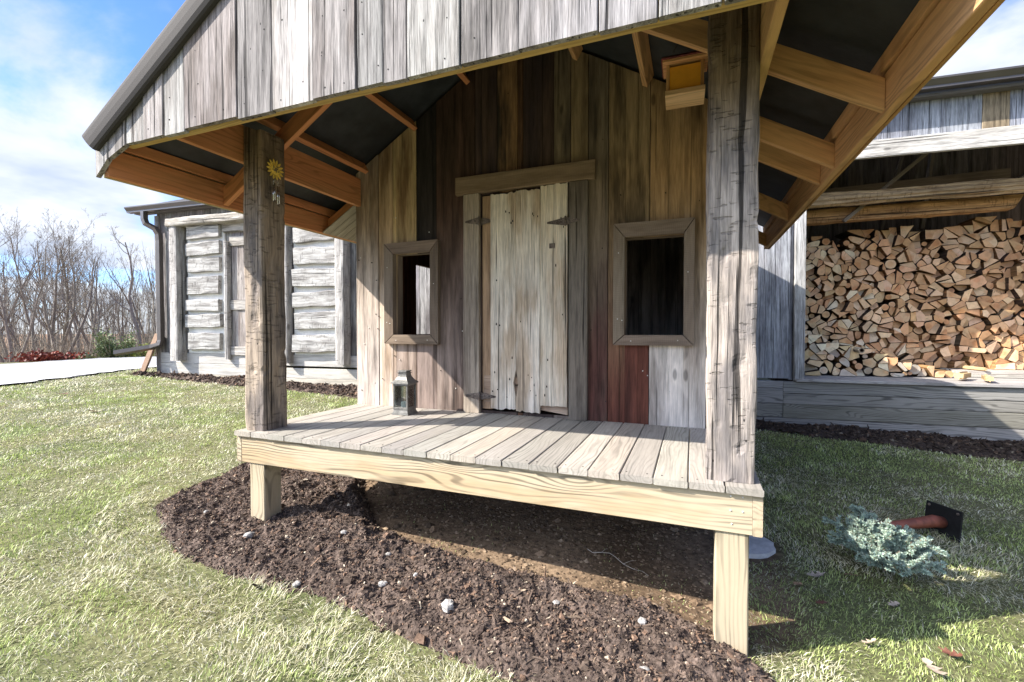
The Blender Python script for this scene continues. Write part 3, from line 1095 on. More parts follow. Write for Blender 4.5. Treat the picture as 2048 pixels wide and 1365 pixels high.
for args in ((-1.52, 2.045, .12, .11, YW - .043, yd + .012), (-1.52, .70, .13, .13, YW - .043, yd), (-.842, 1.985, .14, .1, yd, YW - .043)):
    mb = MB()
    hinge(mb, *args)
    mb.build('hinge', M['iron'], door)
mb = MB()
prism(mb, [(-.965, 1.80), (-.925, 1.80), (-.925, 1.835), (-.965, 1.835)], (0, yd - .007, 0), X, Z, V((0, .006, 0)))
mb.build('latch_plate', M['iron'], door)

# ================================================================== LANTERN
ln = empty('candle_lantern', (-2.05, 2.96, DZ + .002), 0, local=True)
tag(ln, 'small square pewter candle lantern standing on the porch deck', 'lantern')
ln.rotation_euler = (0, 0, R(2))
ln.scale = (.87, .87, 1.07)
mb = MB()


def frustum(mb, z0, z1, a, b_, **kw):
    vs = [(-a, -a, z0), (a, -a, z0), (a, a, z0), (-a, a, z0), (-b_, -b_, z1), (b_, -b_, z1), (b_, b_, z1), (-b_, b_, z1)]
    mb.add([V(v) for v in vs], [(3, 2, 1, 0), (4, 5, 6, 7), (0, 1, 5, 4), (1, 2, 6, 5), (2, 3, 7, 6), (3, 0, 4, 7)], **kw)


frustum(mb, 0, .012, .082, .079)
frustum(mb, .0125, .035, .075, .068)
mb.build('base', M['pewter'], ln)
mb = MB()
for sx in (-1, 1):
    for sy in (-1, 1):
        box(mb, (sx * .066 - .007, sy * .066 - .007, .0352), (sx * .066 + .007, sy * .066 + .007, .2195), ch=.001, grain='z')
for sx in (-1, 1):
    box(mb, (sx * .066 - .006, -.0588, .0355), (sx * .066 + .006, .0588, .052), ch=.001)
    box(mb, (sx * .066 - .006, -.0588, .206), (sx * .066 + .006, .0588, .219), ch=.001)
    box(mb, (-.0588, sx * .066 - .006, .0355), (.0588, sx * .066 + .006, .052), ch=.001)
    box(mb, (-.0588, sx * .066 - .006, .206), (.0588, sx * .066 + .006, .219), ch=.001)
tube(mb, [(.074, -.066, .13), (.082, -.066, .13)], .005, 8)
mb.build('frame', M['pewter'], ln)
mb = MB()
for (a, z0, b_, z1) in ((.088, .2197, .086, .228), (.085, .2283, .062, .245), (.0618, .2451, .044, .268), (.0438, .2682, .038, .292), (.046, .2922, .046, .298), (.036, .2982, .034, .304), (.044, .3042, .042, .312)):
    frustum(mb, z0, z1, a, b_)
mb.build('roof', M['pewter'], ln)
for k in range(4):
    mb = MB()
    c, s = [(0, -1), (1, 0), (0, 1), (-1, 0)][k]
    if k % 2 == 0:
        box(mb, (-.0585, s * .064 - .001, .0525), (.0585, s * .064 + .001, .2055), ch=0)
    else:
        box(mb, (c * .064 - .001, -.0585, .0525), (c * .064 + .001, .0585, .2055), ch=0)
    mb.build('glass_pane', M['glass'], ln)
mb = MB()
pr = [(0, .036), (.032, .036), (.0335, .040), (.0335, .083), (.031, .087), (.02, .085), (0, .082)]
vs, fs = [], []
for (r, z) in pr:
    for k in range(20):
        vs.append((r * math.cos(k * math.pi / 10), r * math.sin(k * math.pi / 10), z))
for i in range(len(pr) - 1):
    for k in range(20):
        fs.append((i * 20 + k, i * 20 + (k + 1) % 20, (i + 1) * 20 + (k + 1) % 20, (i + 1) * 20 + k))
mb.add(vs, fs, smooth=True)
tube(mb, [(0, 0, .081), (.001, 0, .094)], .0015, 5)
mb.build('candle', M['wax'], ln)

# ================================================================== WIND CHIME on the left post
wc = empty('wind_chime', (-2.495, 2.19, 2.235), 0, local=True)
tag(wc, 'yellow sunflower wind chime with thin metal tubes hung on the left porch post', 'wind chime')
wc.scale = (.88, .88, .88)
mb = MB()
for k in range(14):
    a = 2 * math.pi * k / 14
    da = .16
    o_ = []
    for (r, w) in ((.030, .0), (.038, .95), (.050, 1.15), (.062, .75), (.074, .0), (.062, -.75), (.050, -1.15), (.038, -.95)):
        an = a + w * da * (.045 / r) ** .5
        o_.append((r * math.cos(an), r * math.sin(an)))
    prism(mb, o_, (.004, 0, 0), Y, Z, V((.004, 0, 0)))
vs, fs = [], []
n = 24
for (r, xx) in ((.036, .003), (.036, .010), (.030, .013), (0.001, .012)):
    for k in range(n):
        vs.append((xx, r * math.cos(2 * math.pi * k / n), r * math.sin(2 * math.pi * k / n)))
for i in range(3):
    for k in range(n):
        fs.append((i * n + k, i * n + (k + 1) % n, (i + 1) * n + (k + 1) % n, (i + 1) * n + k))
mb.add(vs, fs)
mb.build('sunflower', M['yellow'], wc)
mb = MB()
for k in range(26):
    r = rng.uniform(.004, .029)
    a = k * 2.4
    yy, zz = r * math.cos(a), r * math.sin(a)
    da = rng.uniform(0, 3)
    tube(mb, [(.0142, yy - .005 * math.cos(da), zz - .005 * math.sin(da)), (.0146, yy, zz), (.0142, yy + .005 * math.cos(da), zz + .005 * math.sin(da))], .0022, 5)
mb.build('seed_slots', M['iron'], wc)
for k, (yy, z0, z1) in enumerate(((-.030, -.12, -.235), (-.016, -.105, -.225), (.006, -.12, -.25), (.020, -.12, -.245))):
    mb = MB()
    tube(mb, [(.018, yy, z0), (.018, yy, z1)], .0033, 8)
    tube(mb, [(.018, yy, z0 + .0005), (.012, yy * .6, -.034)], .0006, 4)
    mb.build('chime_tube', M['steel'], wc)

# ================================================================== BIRD FEEDER
bf = empty('bird_feeder', (-.045, 2.66, 2.43), 0, local=True)
tag(bf, 'hanging wooden bird feeder with red roof and amber panel under the porch roof', 'bird feeder')
bf.rotation_euler = (0, 0, R(1))
PN = (.72, .48, .27)
mb = MB()
box(mb, (-.098, -.085, .016), (.098, .085, .042), ch=.002, tint=PN, tint2=C('bb8d5a'))
mb.build('tray', M['lumber'], bf)
for s in (-1, 1):
    mb = MB()
    box(mb, (s * .085 - .008, -.055, .0425), (s * .085 + .008, .055, .19), ch=.001, tint=C('c79a68'), tint2=C('b07d4a'), grain='z')
    mb.build('side_board', M['lumber'], bf)
mb = MB()
box(mb, (-.0765, -.050, .047), (.0765, -.046, .178), ch=.0005)
mb.build('amber_panel', M['amber'], bf)
mb = MB()
box(mb, (-.0765, .046, .047), (.0765, .050, .178), ch=.0005)
mb.build('amber_panel', M['amber'], bf)
mb = MB()
box(mb, (-.112, -.085, .1905), (.112, .085, .206), ch=.002, tint=C('d3a070'), tint2=C('b5443c'))
mb.build('cornice', M['lumber'], bf)
mb = MB()
prism(mb, [(-.095, .2065), (.095, .2065), (.012, .262), (-.012, .262)], (-.118, 0, 0), Y, Z, V((.236, 0, 0)))
mb.build('roof', M['red'], bf)
mb = MB()
for xx in (-.07, .07):
    tube(mb, [(xx, 0, .258), (xx * .4, 0, .36), (0, 0, .44)], .0018, 5)
mb.build('hanging_wire', M['iron'], bf)

# ================================================================== LOG BARN + WOODSHED (frame: s along, t into depth, z up)
BA = R(4.4)
P0 = V((1.2, 6.5, 0))
_S = V((math.cos(BA), math.sin(BA), 0))
_T = V((-math.sin(BA), math.cos(BA), 0))


def bw(s, t, z):
    return P0 + _S * s + _T * t + V((0, 0, z))


barn = empty('log_barn', P0, BA, local=True)
tag(barn, 'grey board barn with bleached hewn log panels and white chinking beyond the playhouse', 'barn')
SL, SR_ = -10.746, -.60
brng = random.Random(11)
# vertical board wall
mb = MB()
p = SL
while p < SR_:
    q = min(SR_, p + brng.uniform(.17, .27))
    c = jc(C('8b8785'), .14, brng)
    plank(mb, (p + .002, .0 + brng.uniform(-.004, .004), .78), (0, 0, 2.78), (q - p - .004, 0, 0), (0, .025, 0), seg=4, ch=.003, jit=.002, tint=c, tint2=jc(C('67625f'), .14, brng))
    p = q
mb.build('board_wall', M['barnwood'], barn)
for nm, (lo, hi) in {'side_wall': ((SL, .03, .3), (SL + .03, 5.0, 3.55)), 'rear_wall': ((SL, 5.0, .3), (SR_, 5.03, 3.55))}.items():
    mb = MB()
    box(mb, lo, hi, tint=C('85807c'), tint2=C('6a6460'), grain='z')
    mb.build(nm, M['barnwood'], barn)
# skirt boards
mb = MB()
plank(mb, (SL - .01, -.035, .10), (SR_ - SL, 0, 0), (0, 0, .30), (0, .032, 0), seg=10, ch=.004, tint=C('b8b1a2'), tint2=C('9c9382'))
plank(mb, (SL - .01, -.030, .404), (2.2, 0, 0), (0, 0, .20), (0, .028, 0), seg=6, ch=.004, tint=C('c4c0b8'), tint2=C('a8a297'))
plank(mb, (SL + 2.196, -.032, .404), (SR_ - SL - 2.2, 0, 0), (0, 0, .17), (0, .03, 0), seg=6, ch=.004, tint=C('beb9ae'), tint2=C('a39c8e'))
plank(mb, (SL - .01, -.026, .608), (SR_ - SL, 0, 0), (0, 0, .19), (0, .024, 0), seg=6, ch=.004, tint=C('c0bcb6'), tint2=C('a5a19a'))
mb.build('skirt_board', M['sawn'], barn)
# log panels
LT, LT2 = (.43, .415, .39), (.21, .195, .18)
for (sa, sb, rows, post_l, post_r) in ((-9.905, -9.06, [(2.865, 3.125), (2.56, 2.822), (2.262, 2.53), (1.862, 2.202), (1.558, 1.80), (1.255, 1.516), (.862, 1.187)], None, None),
                                      (-7.50, -6.575, [(2.668, 2.95), (2.31, 2.612), (1.936, 2.254), (1.584, 1.862), (1.216, 1.52), (.838, 1.15)], None, None)):
    mb = MB()
    box(mb, (sa - .02, -.034, .80), (sb + .02, -.006, 3.2), ch=0)
    mb.build('chinking', M['chink'], barn)
    for (z0, z1) in rows:
        mb = MB()
        k = brng.uniform(.88, 1.06)
        c1 = tuple(x * k for x in LT)
        c2 = tuple(x * k for x in LT2)
        sa2, sb2 = sa + brng.uniform(0, .05), sb - brng.uniform(0, .06)
        dz2 = brng.uniform(-.02, .02)
        plank(mb, (sa2, -.115 + brng.uniform(-.014, .014), z0 + .012), (sb2 - sa2, 0, dz2), (0, 0, z1 - z0 - .024), (0, .10, 0), seg=26, ch=.010, jit=.017, tint=c1, tint2=c2, ejit=.03)
        mb.build('wall_log', M['whitelog'], barn)
# posts
for (sa, sb, zt, dp) in ((-10.18, -9.995, 3.12, .20), (-7.672, -7.555, 3.05, .16), (-6.585, -6.41, 3.05, .19), (-8.98, -8.905, 2.80, .12)):
    mb = MB()
    hewn(mb, ((sa + sb) / 2, -dp / 2 - .002, .66 if dp > .13 else .70), ((sa + sb) / 2, -dp / 2 - .002, zt), (sb - sa, 0, 0), (0, dp, 0), nl=34, ns=5, amp=.008, tint=C('b7b2ac'), tint2=C('928d88'), rnd=.02)
    mb.build('timber_post', M['whitelog'], barn)
mb = MB()
hewn(mb, (-10.22, -.11, 3.19), (-6.2, -.11, 3.19), (0, 0, .145), (0, .24, 0), nl=60, ns=5, amp=.015, tint=C('b3aca2'), tint2=C('8f877c'), rnd=.02)
mb.build('header_log', M['whitelog'], barn)
mb = MB()
plank(mb, (-10.436, -.032, .78), (0, 0, 2.26), (.25, 0, 0), (0, .03, 0), seg=8, ch=.005, jit=.008, tint=C('8f8a88'), tint2=C('6b6563'), e1=(.06, -.05))
mb.build('corner_board', M['barnwood'], barn)
# barn door
mb = MB()
p = -8.895
while p < -7.72:
    q = p + .17
    plank(mb, (p + .002, -.03, .78), (0, 0, 2.02), (min(q, -7.68) - p - .004, 0, 0), (0, .028, 0), seg=4, ch=.003, tint=jc(C('a39a94'), .1, brng), tint2=jc(C('857b75'), .1, brng))
    p = q
bd = mb.build('barn_door', M['barnwood'], barn)
for (z0, z1) in ((2.715, 2.886), (1.585, 1.762), (.776, .928)):
    mb = MB()
    plank(mb, (-8.9, -.06, z0), (1.2, 0, 0), (0, 0, z1 - z0), (0, .029, 0), seg=6, ch=.004, jit=.004, tint=C('b0aaa2'), tint2=C('938c83'))
    mb.build('door_rail', M['barnwood'], bd)
mb = MB()
plank(mb, (-9.05, -.07, 2.97), (1.4, 0, 0), (0, 0, .17), (0, .06, 0), seg=6, ch=.006, jit=.006, tint=C('b0aaa2'), tint2=C('8a837a'))
mb.build('door_lintel', M['barnwood'], barn)
# roof, gutter, downspout
mb = MB()
plank(mb, (SL - .42, -.20, 3.50), (SR_ - SL + .42, 0, 0), (0, 3.1, 1.35), (0, -.012, .03), ch=.002)
plank(mb, (SL - .42, 6.2, 3.50), (SR_ - SL + .42, 0, 0), (0, -3.3, 1.35), (0, .012, .03), ch=.002)
mb.build('roof', M['roofmetal'], barn)
mb = MB()
box(mb, (SL - .40, -.13, 3.425), (SR_, -.01, 3.45), tint=C('6f6a66'), tint2=C('5d5955'))
mb.build('soffit', M['sawn'], barn)


def gutter_profile(mb, s0, s1, tf, zt):
    prof = [(tf, zt), (tf - .012, zt), (tf - .012, zt - .02), (tf, zt - .035), (tf + .018, zt - .06), (tf + .03, zt - .075), (tf + .03, zt - .10), (tf + .12, zt - .10), (tf + .12, zt)]
    n = len(prof)
    vs, g = [], []
    for s_ in (s0, s1):
        for (t, z) in prof:
            vs.append((s_, t, z))
    fs = [(k, k + 1, n + k + 1, n + k) for k in range(n - 1)]
    fs += [tuple(reversed(range(n))), tuple(range(n, 2 * n))]
    fs = [tuple(reversed(f)) for f in fs]
    mb.add(vs, fs)


mb = MB()
gutter_profile(mb, -11.2, SR_, -.26, 3.535)
mb.build('gutter', M['gutter'], barn)
mb = MB()
sx = -10.66
tube(mb, [(sx - .12, -.20, 3.43), (sx - .12, -.20, 3.30), (sx - .09, -.19, 3.21), (sx + .06, -.13, 3.12), (sx + .10, -.10, 3.02), (sx + .10, -.09, 2.9), (sx + .10, -.09, 1.03), (sx + .09, -.11, .95), (sx - .02, -.20, .90), (sx - .42, -.55, .80)], .062, 4, sq=(1.0, .85), smooth=False)
mb.build('downspout', M['gutter'], barn)
mb = MB()
box(mb, (SL - .01, -.038, .45), (SL + .09, -.004, 3.39), tint=C('8f8a86'), tint2=C('6b6663'), grain='z')
mb.build('corner_board', M['barnwood'], barn)

# boards leaning at the barn corner
lb = MB()
a0, a1 = V((SL - .26, -.20, .38)), V((SL - .07, -.02, 1.16))
d_ = (a1 - a0)
wv_ = V((.16, -.05, 0)) * 1.4
plank(lb, a0, d_, wv_, d_.cross(wv_).normalized() * .03, ch=.003, tint=(.21, .13, .08), tint2=(.15, .09, .055))
o = lb.build('leaning_board', M['lumber'], None)
for v in o.data.vertices:
    v.co = v.co
o.location = P0
o.rotation_euler = (0, 0, BA)
tag(o, 'short brown board leaning against the barn corner beside the downspout', 'board')

# ---------------- woodshed
ws = empty('woodshed', P0, BA, local=True)
tag(ws, 'open fronted grey board woodshed on a timber base stacked with firewood', 'woodshed')
SE = 5.2
BL = ('9498a2', '767a84')
mb = MB()
for (a, b_) in ((-.595, -.355), (-.351, -.085)):
    plank(mb, (a, -.02, .62), (0, 0, 3.05), (b_ - a, 0, 0), (0, .026, 0), seg=6, ch=.003, jit=.003, tint=jc(C('a0a0a4'), .06, brng), tint2=C('7f7f84'))
plank(mb, (-.081, .02, .60), (0, 0, 3.05), (.04, 0, 0), (0, .026, 0), seg=4, tint=C('8a8a8e'), tint2=C('707074'))
mb.build('front_wall', M['barnwood'], ws)
mb = MB()
plank(mb, (-.036, -.045, .60), (0, 0, 2.62), (.112, 0, 0), (0, .10, 0), seg=6, ch=.005, jit=.003, tint=C('b4b2b0'), tint2=C('96948f'))
mb.build('corner_post', M['barnwood'], ws)
mb = MB()
plank(mb, (-.03, -.05, 3.218), (SE, 0, 0), (0, 0, .20), (0, .045, 0), seg=8, ch=.004, jit=.003, tint=C('c6c1ba'), tint2=C('a8a39b'))
mb.build('header_beam', M['barnwood'], ws)
mb = MB()
p = -.6
ups = [-.6, -.35, -.1, .15, .42, .66, .837, 1.039, 1.399, 1.767, 2.006, 2.25, 2.5, 2.8, 3.1, 3.4, 3.7, 4.0, 4.4, 4.8, SE]
for i, (p, q) in enumerate(zip(ups[:-1], ups[1:])):
    c = jc(C('9a9ca3'), .08, brng)
    c2 = C('77787f')
    if i == 9:
        c, c2 = C('8f8069'), C('6b5e4d')
    plank(mb, (p + .002, brng.uniform(-.003, .003), 3.425), (0, 0, .42), (q - p - .004, 0, 0), (0, .024, 0), seg=3, ch=.003, tint=c, tint2=c2)
mb.build('upper_wall', M['barnwood'], ws)
mb = MB()
plank(mb, (-.6, -.18, 3.90), (SE + .9, 0, 0), (0, 3.4, 1.3), (0, -.012, .03), ch=.002)
mb.build('roof', M['roofmetal'], ws)
mb = MB()
gutter_profile(mb, -.58, SE + .2, -.25, 3.955)
mb.build('gutter', M['gutter'], ws)
mb = MB()
box(mb, (-.58, -.12, 3.81), (SE, -.01, 3.835), tint=C('6f6a66'), tint2=C('5d5955'))
mb.build('soffit', M['sawn'], ws)
# base timbers
TB, TB2 = C('8b8a78'), C('6a6a58')
for (z0, z1, t_, a, b_, c, c2) in ((.44, .585, -.05, -.15, SE, '8f9188', '74776d'), (.31, .438, -.046, -.15, SE, '8c8d80', '6f7163'), (.14, .308, -.052, -.15, SE, '83846f', '66684f'), (-.15, .138, -.045, -.6, SE, '96958a', '77766a'),
                                   (.50, .585, -.043, -.6, -.153, '9a9b97', '7d7f7b'), (.31, .498, -.045, -.6, -.153, '8e8f88', '72746b'), (.14, .308, -.043, -.6, -.153, '878878', '6b6d5b')):
    mb = MB()
    plank(mb, (a, t_, z0), (b_ - a, 0, 0), (0, 0, z1 - z0 - .002), (0, .09, 0), seg=8, ch=.006, jit=.002, tint=tuple(a_ * k for a_, k in zip(mute(c, .45), (1.06, 1.0, .97))), tint2=tuple(a_ * k for a_, k in zip(mute(c2, .45), (1.06, 1.0, .95))))
    mb.build('base_timber', M['treated'], ws)
mb = MB()
t_ = -.09
while t_ < 2.3:
    plank(mb, (-.02, t_, .588), (SE, 0, 0), (0, .135, 0), (0, 0, .035), seg=6, ch=.004, jit=.003, tint=jc(C('a9a49e'), .07, brng), tint2=C('8a8580'))
    t_ += .14
mb.build('floor', M['deck'], ws)
mb = MB()
p = -.05
while p < SE:
    plank(mb, (p, 2.3, .5), (0, 0, 4.1), (.22, 0, 0), (0, .025, 0), tint=jc(C('6a5f57'), .15, brng), tint2=C('4c433d'))
    p += .224
mb.build('rear_wall', M['porchwall'], ws)
for s_ in (-.05, SE - .03):
    mb = MB()
    p = .05
    while p < 2.25:
        plank(mb, (s_, p, .5), (0, 0, 3.15 + p * .35), (0, .2, 0), (.025, 0, 0), tint=jc(C('6a5f57'), .15, brng), tint2=C('4c433d'))
        p += .204
    mb.build('side_wall', M['porchwall'], ws)
# poles and braces inside
mb = MB()
hewn(mb, (-.01, .60, 2.92), (SE - .1, .60, 2.95), (0, 0, .175), (0, .17, 0), nl=50, ns=5, amp=.016, tint=C('b59a78'), tint2=C('94795a'), rnd=.06)
mb.build('ceiling_pole', M['hewn'], ws)
mb = MB()
hewn(mb, (-.01, .9, 2.765), (2.6, .9, 2.80), (0, 0, .19), (0, .16, 0), nl=40, ns=5, amp=.014, tint=C('b98f62'), tint2=C('96704a'), rnd=.03, cut1=.05)
mb.build('ceiling_pole', M['hewn'], ws)
for (a, b_, w) in (((.75, .75, 2.65), (1.75, .72, 3.55), .06), ((2.3, .95, 2.75), (3.2, .95, 3.5), .12), ((2.1, 1.8, 2.7), (2.25, 1.8, 4.2), .07), ((1.7, 2.1, 2.7), (2.0, 2.1, 4.0), .05)):
    mb = MB()
    a, b_ = V(a), V(b_)
    plank(mb, a, b_ - a, (0, w, 0), (b_ - a).cross(V((0, 1, 0))).normalized() * .045, ch=.003, tint=C('857767'), tint2=C('6a5d50'))
    mb.build('roof_brace', M['sawn'], ws)
mb = MB()
plank(mb, (.0, 1.5, 3.15), (2.9, 0, .12), (0, .04, 0), (0, 0, .13), tint=C('7d6d5c'), tint2=C('5e5145'))
plank(mb, (.0, 2.2, 3.3), (4.9, 0, 0), (0, .04, 0), (0, 0, .14), tint=C('6d5f50'), tint2=C('4f4439'))
mb.build('tie_beam', M['sawn'], ws)

# ================================================================== FIREWOOD: every log its own object
frng = random.Random(23)

def clip(poly, nx, nz, d):
    out = []
    m = len(poly)
    for i in range(m):
        p, q = poly[i], poly[(i + 1) % m]
        a = p[0] * nx + p[1] * nz - d
        b_ = q[0] * nx + q[1] * nz - d
        if a <= 0:
            out.append(p)
        if (a < 0) != (b_ < 0) and a != b_:
            f = a / (a - b_)
            out.append((p[0] + (q[0] - p[0]) * f, p[1] + (q[1] - p[1]) * f))
    return out


def pack(S0, S1, base, top, radii, maxn):
    """irregular packing of log ends: cells of scattered points in the s-z plane"""
    pts = []
    for r in radii:
        for _ in range(6000):
            if len(pts) >= maxn:
                break
            s = frng.uniform(S0, S1)
            zb, zt = base(s), top(s)
            if zt - zb < .05:
                continue
            z = frng.uniform(zb + .03, zt - .02)
            if all(((s - a) / 1.15) ** 2 + ((z - b_) * 1.15) ** 2 > ((r + r2) / 2) ** 2 for a, b_, r2 in pts):
                pts.append((s, z, r))

    def cells():
        res = []
        for i, (s, z, r) in enumerate(pts):
            poly = [(s - .14, z - .12), (s + .14, z - .12), (s + .14, z + .12), (s - .14, z + .12)]
            poly = clip(poly, 0, -1, -base(s))
            poly = clip(poly, 0, 1, top(s) + .03)
            poly = clip(poly, -1, 0, -(S0 - .01))
            near = sorted(((a - s) ** 2 + (b_ - z) ** 2, j) for j, (a, b_, r2) in enumerate(pts) if j != i)[:22]
            for _, j in near:
                a, b_, r2 = pts[j]
                nx, nz = a - s, b_ - z
                L_ = math.hypot(nx, nz)
                nx, nz = nx / L_, nz / L_
                w = r / (r + r2)
                d = nx * s + nz * z + L_ * w
                poly = clip(poly, nx, nz, d)
            res.append(poly)
        return res
    return [(p[0], p[1], c) for p, c in zip(pts, cells())]


def main_top(s):
    return 2.53 + .035 * s + .05 * math.sin(s * 5.1 + 1) + .035 * math.sin(s * 13)


def main_base(s):
    return max(.702, heap_top(s) - .12) if s < 2.0 else .702


def heap_top(s):
    return 1.20 - .30 * s + .03 * math.sin(s * 9)


def split_cells(items):
    """halve many of the cells along a random chord, as an axe halves a round"""
    out = []
    for (s, z, c) in items:
        if len(c) < 3:
            continue
        ar = abs(sum(c[i][0] * c[(i + 1) % len(c)][1] - c[(i + 1) % len(c)][0] * c[i][1] for i in range(len(c)))) / 2
        todo = [(c, ar)]
        n = 1 if frng.random() < (.30 if ar < .010 else .62 if ar < .018 else .95) else 0
        if ar > .024 and frng.random() < .5:
            n = 2
        for _ in range(n):
            todo.sort(key=lambda q: -q[1])
            c0, a0 = todo.pop(0)
            cx0 = sum(p[0] for p in c0) / len(c0)
            cz0 = sum(p[1] for p in c0) / len(c0)
            an = frng.uniform(0, math.pi)
            nx, nz = math.cos(an), math.sin(an)
            d = nx * cx0 + nz * cz0 + frng.uniform(-.012, .012)
            for k in (1, -1):
                h = clip(c0, k * nx, k * nz, k * d)
                if len(h) >= 3:
                    ah = abs(sum(h[i][0] * h[(i + 1) % len(h)][1] - h[(i + 1) % len(h)][0] * h[i][1] for i in range(len(h)))) / 2
                    todo.append((h, ah))
        for c0, a0 in todo:
            if a0 > .0012:
                out.append((sum(p[0] for p in c0) / len(c0), sum(p[1] for p in c0) / len(c0), c0, a0))
    return out


PILE = [(s, z, c, 1, a) for (s, z, c, a) in split_cells(pack(.22, 3.05, main_base, main_top, (.145, .125, .105, .088, .07), 520))]
PILE += [(s, z, c, 0, a) for (s, z, c, a) in split_cells(pack(.09, 1.86, lambda s: .628, heap_top, (.14, .12, .095, .075), 90))]
PILE.sort(key=lambda q: -q[4])
REST = MB()


def smooth_poly(poly, it, keep):
    for _ in range(it):
        o_ = []
        m = len(poly)
        for i in range(m):
            p, q = poly[i], poly[(i + 1) % m]
            if (i in keep) and _ == 0:
                o_.append(p)
            o_.append((p[0] * .75 + q[0] * .25, p[1] * .75 + q[1] * .25))
            o_.append((p[0] * .25 + q[0] * .75, p[1] * .25 + q[1] * .75))
        poly = o_
        keep = ()
    return poly


ENDS_Y = ['d0b590', 'c8ac84', 'd6c19e', 'c2a57c', 'c8aa80', 'dac8a8']
ENDS_O = ['cba27a', 'c2966c', 'd2ad86', 'b98d64', 'c79b70', 'd6b28c']
ENDS_G = ['b5a894', 'a99b88', 'beb09a']
kinds = {'round': 'round', 'half': 'half round', 'wedge': 'split wedge', 'block': 'squarish split'}
NLOG = 0
for ip, (s, z, poly, back, ar_) in enumerate(PILE):
    if len(poly) < 3:
        continue
    cxm = sum(p[0] for p in poly) / len(poly)
    czm = sum(p[1] for p in poly) / len(poly)
    lowleft = not back
    mid_left = s < 1.1
    u = frng.random()
    pr = (.22, .60) if lowleft else (.10, .42) if mid_left else (.03, .16)
    rot = frng.uniform(0, 6.28)
    ex = [abs(p[0] - cxm) for p in poly]
    rin = min(math.hypot(p[0] - cxm, p[1] - czm) for p in poly)
    if u < pr[0]:
        kind = 'round'
        # inscribed rough disc
        inr = 1e9
        m = len(poly)
        for i in range(m):
            p, q = poly[i], poly[(i + 1) % m]
            L_ = math.hypot(q[0] - p[0], q[1] - p[1]) or 1e-6
            inr = min(inr, abs((q[0] - p[0]) * (czm - p[1]) - (q[1] - p[1]) * (cxm - p[0])) / L_)
        inr = min(inr * 1.12, .085)
        out = [((inr * (1 + .06 * mn.noise(V((math.cos(a) * 2 + s * 9, math.sin(a) * 2, z * 9))))) * math.cos(a), inr * .95 * math.sin(a)) for a in [2 * math.pi * k / 18 for k in range(18)]]
        pith = (frng.uniform(-.008, .008), frng.uniform(-.008, .008))
    else:
        sh = frng.choice((.995, .98, .97, .95, .90))
        out = [((p[0] - cxm) * sh, (p[1] - czm) * sh) for p in poly]
        if u < pr[1]:
            kind = 'half'
            m = len(out)
            st = frng.randrange(m)
            keep = {st, (st + 1) % m}
            out = smooth_poly(out, 2, keep)
            pith = (out[0][0] * .9, out[0][1] * .9)
        else:
            # split pieces: drop short edges, sharpen, nick
            o2 = []
            m = len(out)
            for i in range(m):
                p, q = out[i], out[(i + 1) % m]
                if math.hypot(q[0] - p[0], q[1] - p[1]) > .028 or frng.random() < .25:
                    o2.append(p)
            if len(o2) < 3:
                o2 = out
            kind = 'wedge' if len(o2) <= 4 and frng.random() < .8 else 'block'
            o3 = []
            for i in range(len(o2)):
                p, q = o2[i], o2[(i + 1) % len(o2)]
                o3.append((p[0] * frng.uniform(.94, 1.03), p[1] * frng.uniform(.94, 1.03)))
                if frng.random() < .7:
                    f = frng.uniform(.3, .7)
                    k = frng.uniform(.9, 1.02)
                    o3.append(((p[0] + (q[0] - p[0]) * f) * k, (p[1] + (q[1] - p[1]) * f) * k))
            out = o3
            pith = (frng.uniform(-.12, .12), frng.uniform(-.12, .12))
    yl = max(0, min(1, (1.55 - s) * .7 + (1.5 - z) * .35))
    pal = ENDS_Y if frng.random() < yl else ENDS_O
    if lowleft and frng.random() < .3:
        pal = ENDS_G
    ec = jc(tuple(a_ * k for a_, k in zip(C(frng.choice(pal)), (1.14, 1.17, 1.24))), .14, frng)
    bark = frng.random() < (.75 if kind in ('round', 'half') else .45)
    sc = jc(C('4a3d33'), .3, frng) if bark else jc(C('8d6a48'), .2, frng)
    m = len(out)
    tilt = (frng.uniform(-.16, .16), frng.uniform(-.16, .16))
    len_ = frng.uniform(.34, .42)
    vs, g = [], []
    bev = .988
    sd = frng.uniform(0, 50)
    zlow = min(p[1] for p in out)
    rim = .91 if (bark and kind in ('round', 'half')) else .97
    for (k, kk, dep) in ((0, rim, 0.0), (1, 1.0, .006), (2, 1.0, len_)):
        for (a, b_) in out:
            vs.append((a * kk, dep + (tilt[0] * a + tilt[1] * b_ if k < 2 else 0), b_ * kk))
            g.append((sd, a - pith[0], b_ - pith[1]))
    vs.append((0, frng.uniform(-.002, .003), 0))
    g.append((sd, -pith[0], -pith[1]))
    mb = MB()
    fs_end = [((i + 1) % m, i, 3 * m) for i in range(m)]
    fs_side = []
    for r_ in (0, 1):
        for i in range(m):
            j = (i + 1) % m
            fs_side.append((r_ * m + i, r_ * m + j, (r_ + 1) * m + j, (r_ + 1) * m + i))
    fs_side.append(tuple(2 * m + i for i in range(m)))
    area = sum(out[i][0] * out[(i + 1) % m][1] - out[(i + 1) % m][0] * out[i][1] for i in range(m))
    if area < 0:
        fs_end = [tuple(reversed(f)) for f in fs_end]
        fs_side = [tuple(reversed(f)) for f in fs_side]
    fs_end = [tuple(reversed(f)) for f in fs_end]
    # front faces -t: make sure of it
    mb.add(vs, [tuple(reversed(f)) for f in fs_end], g, tint=[ec] * m + [sc] * (2 * m) + [ec], mi=0)
    mb.f += [f for f in fs_side]
    mb.m += [1] * len(fs_side)
    mb.sm += [False] * len(fs_side)
    mb.t = [ec] * m + [sc] * (2 * m) + [ec]
    mb.t2 = list(mb.t)
    # local base at the lowest point
    mb.v = [(v[0], v[1], v[2] - zlow) for v in mb.v]
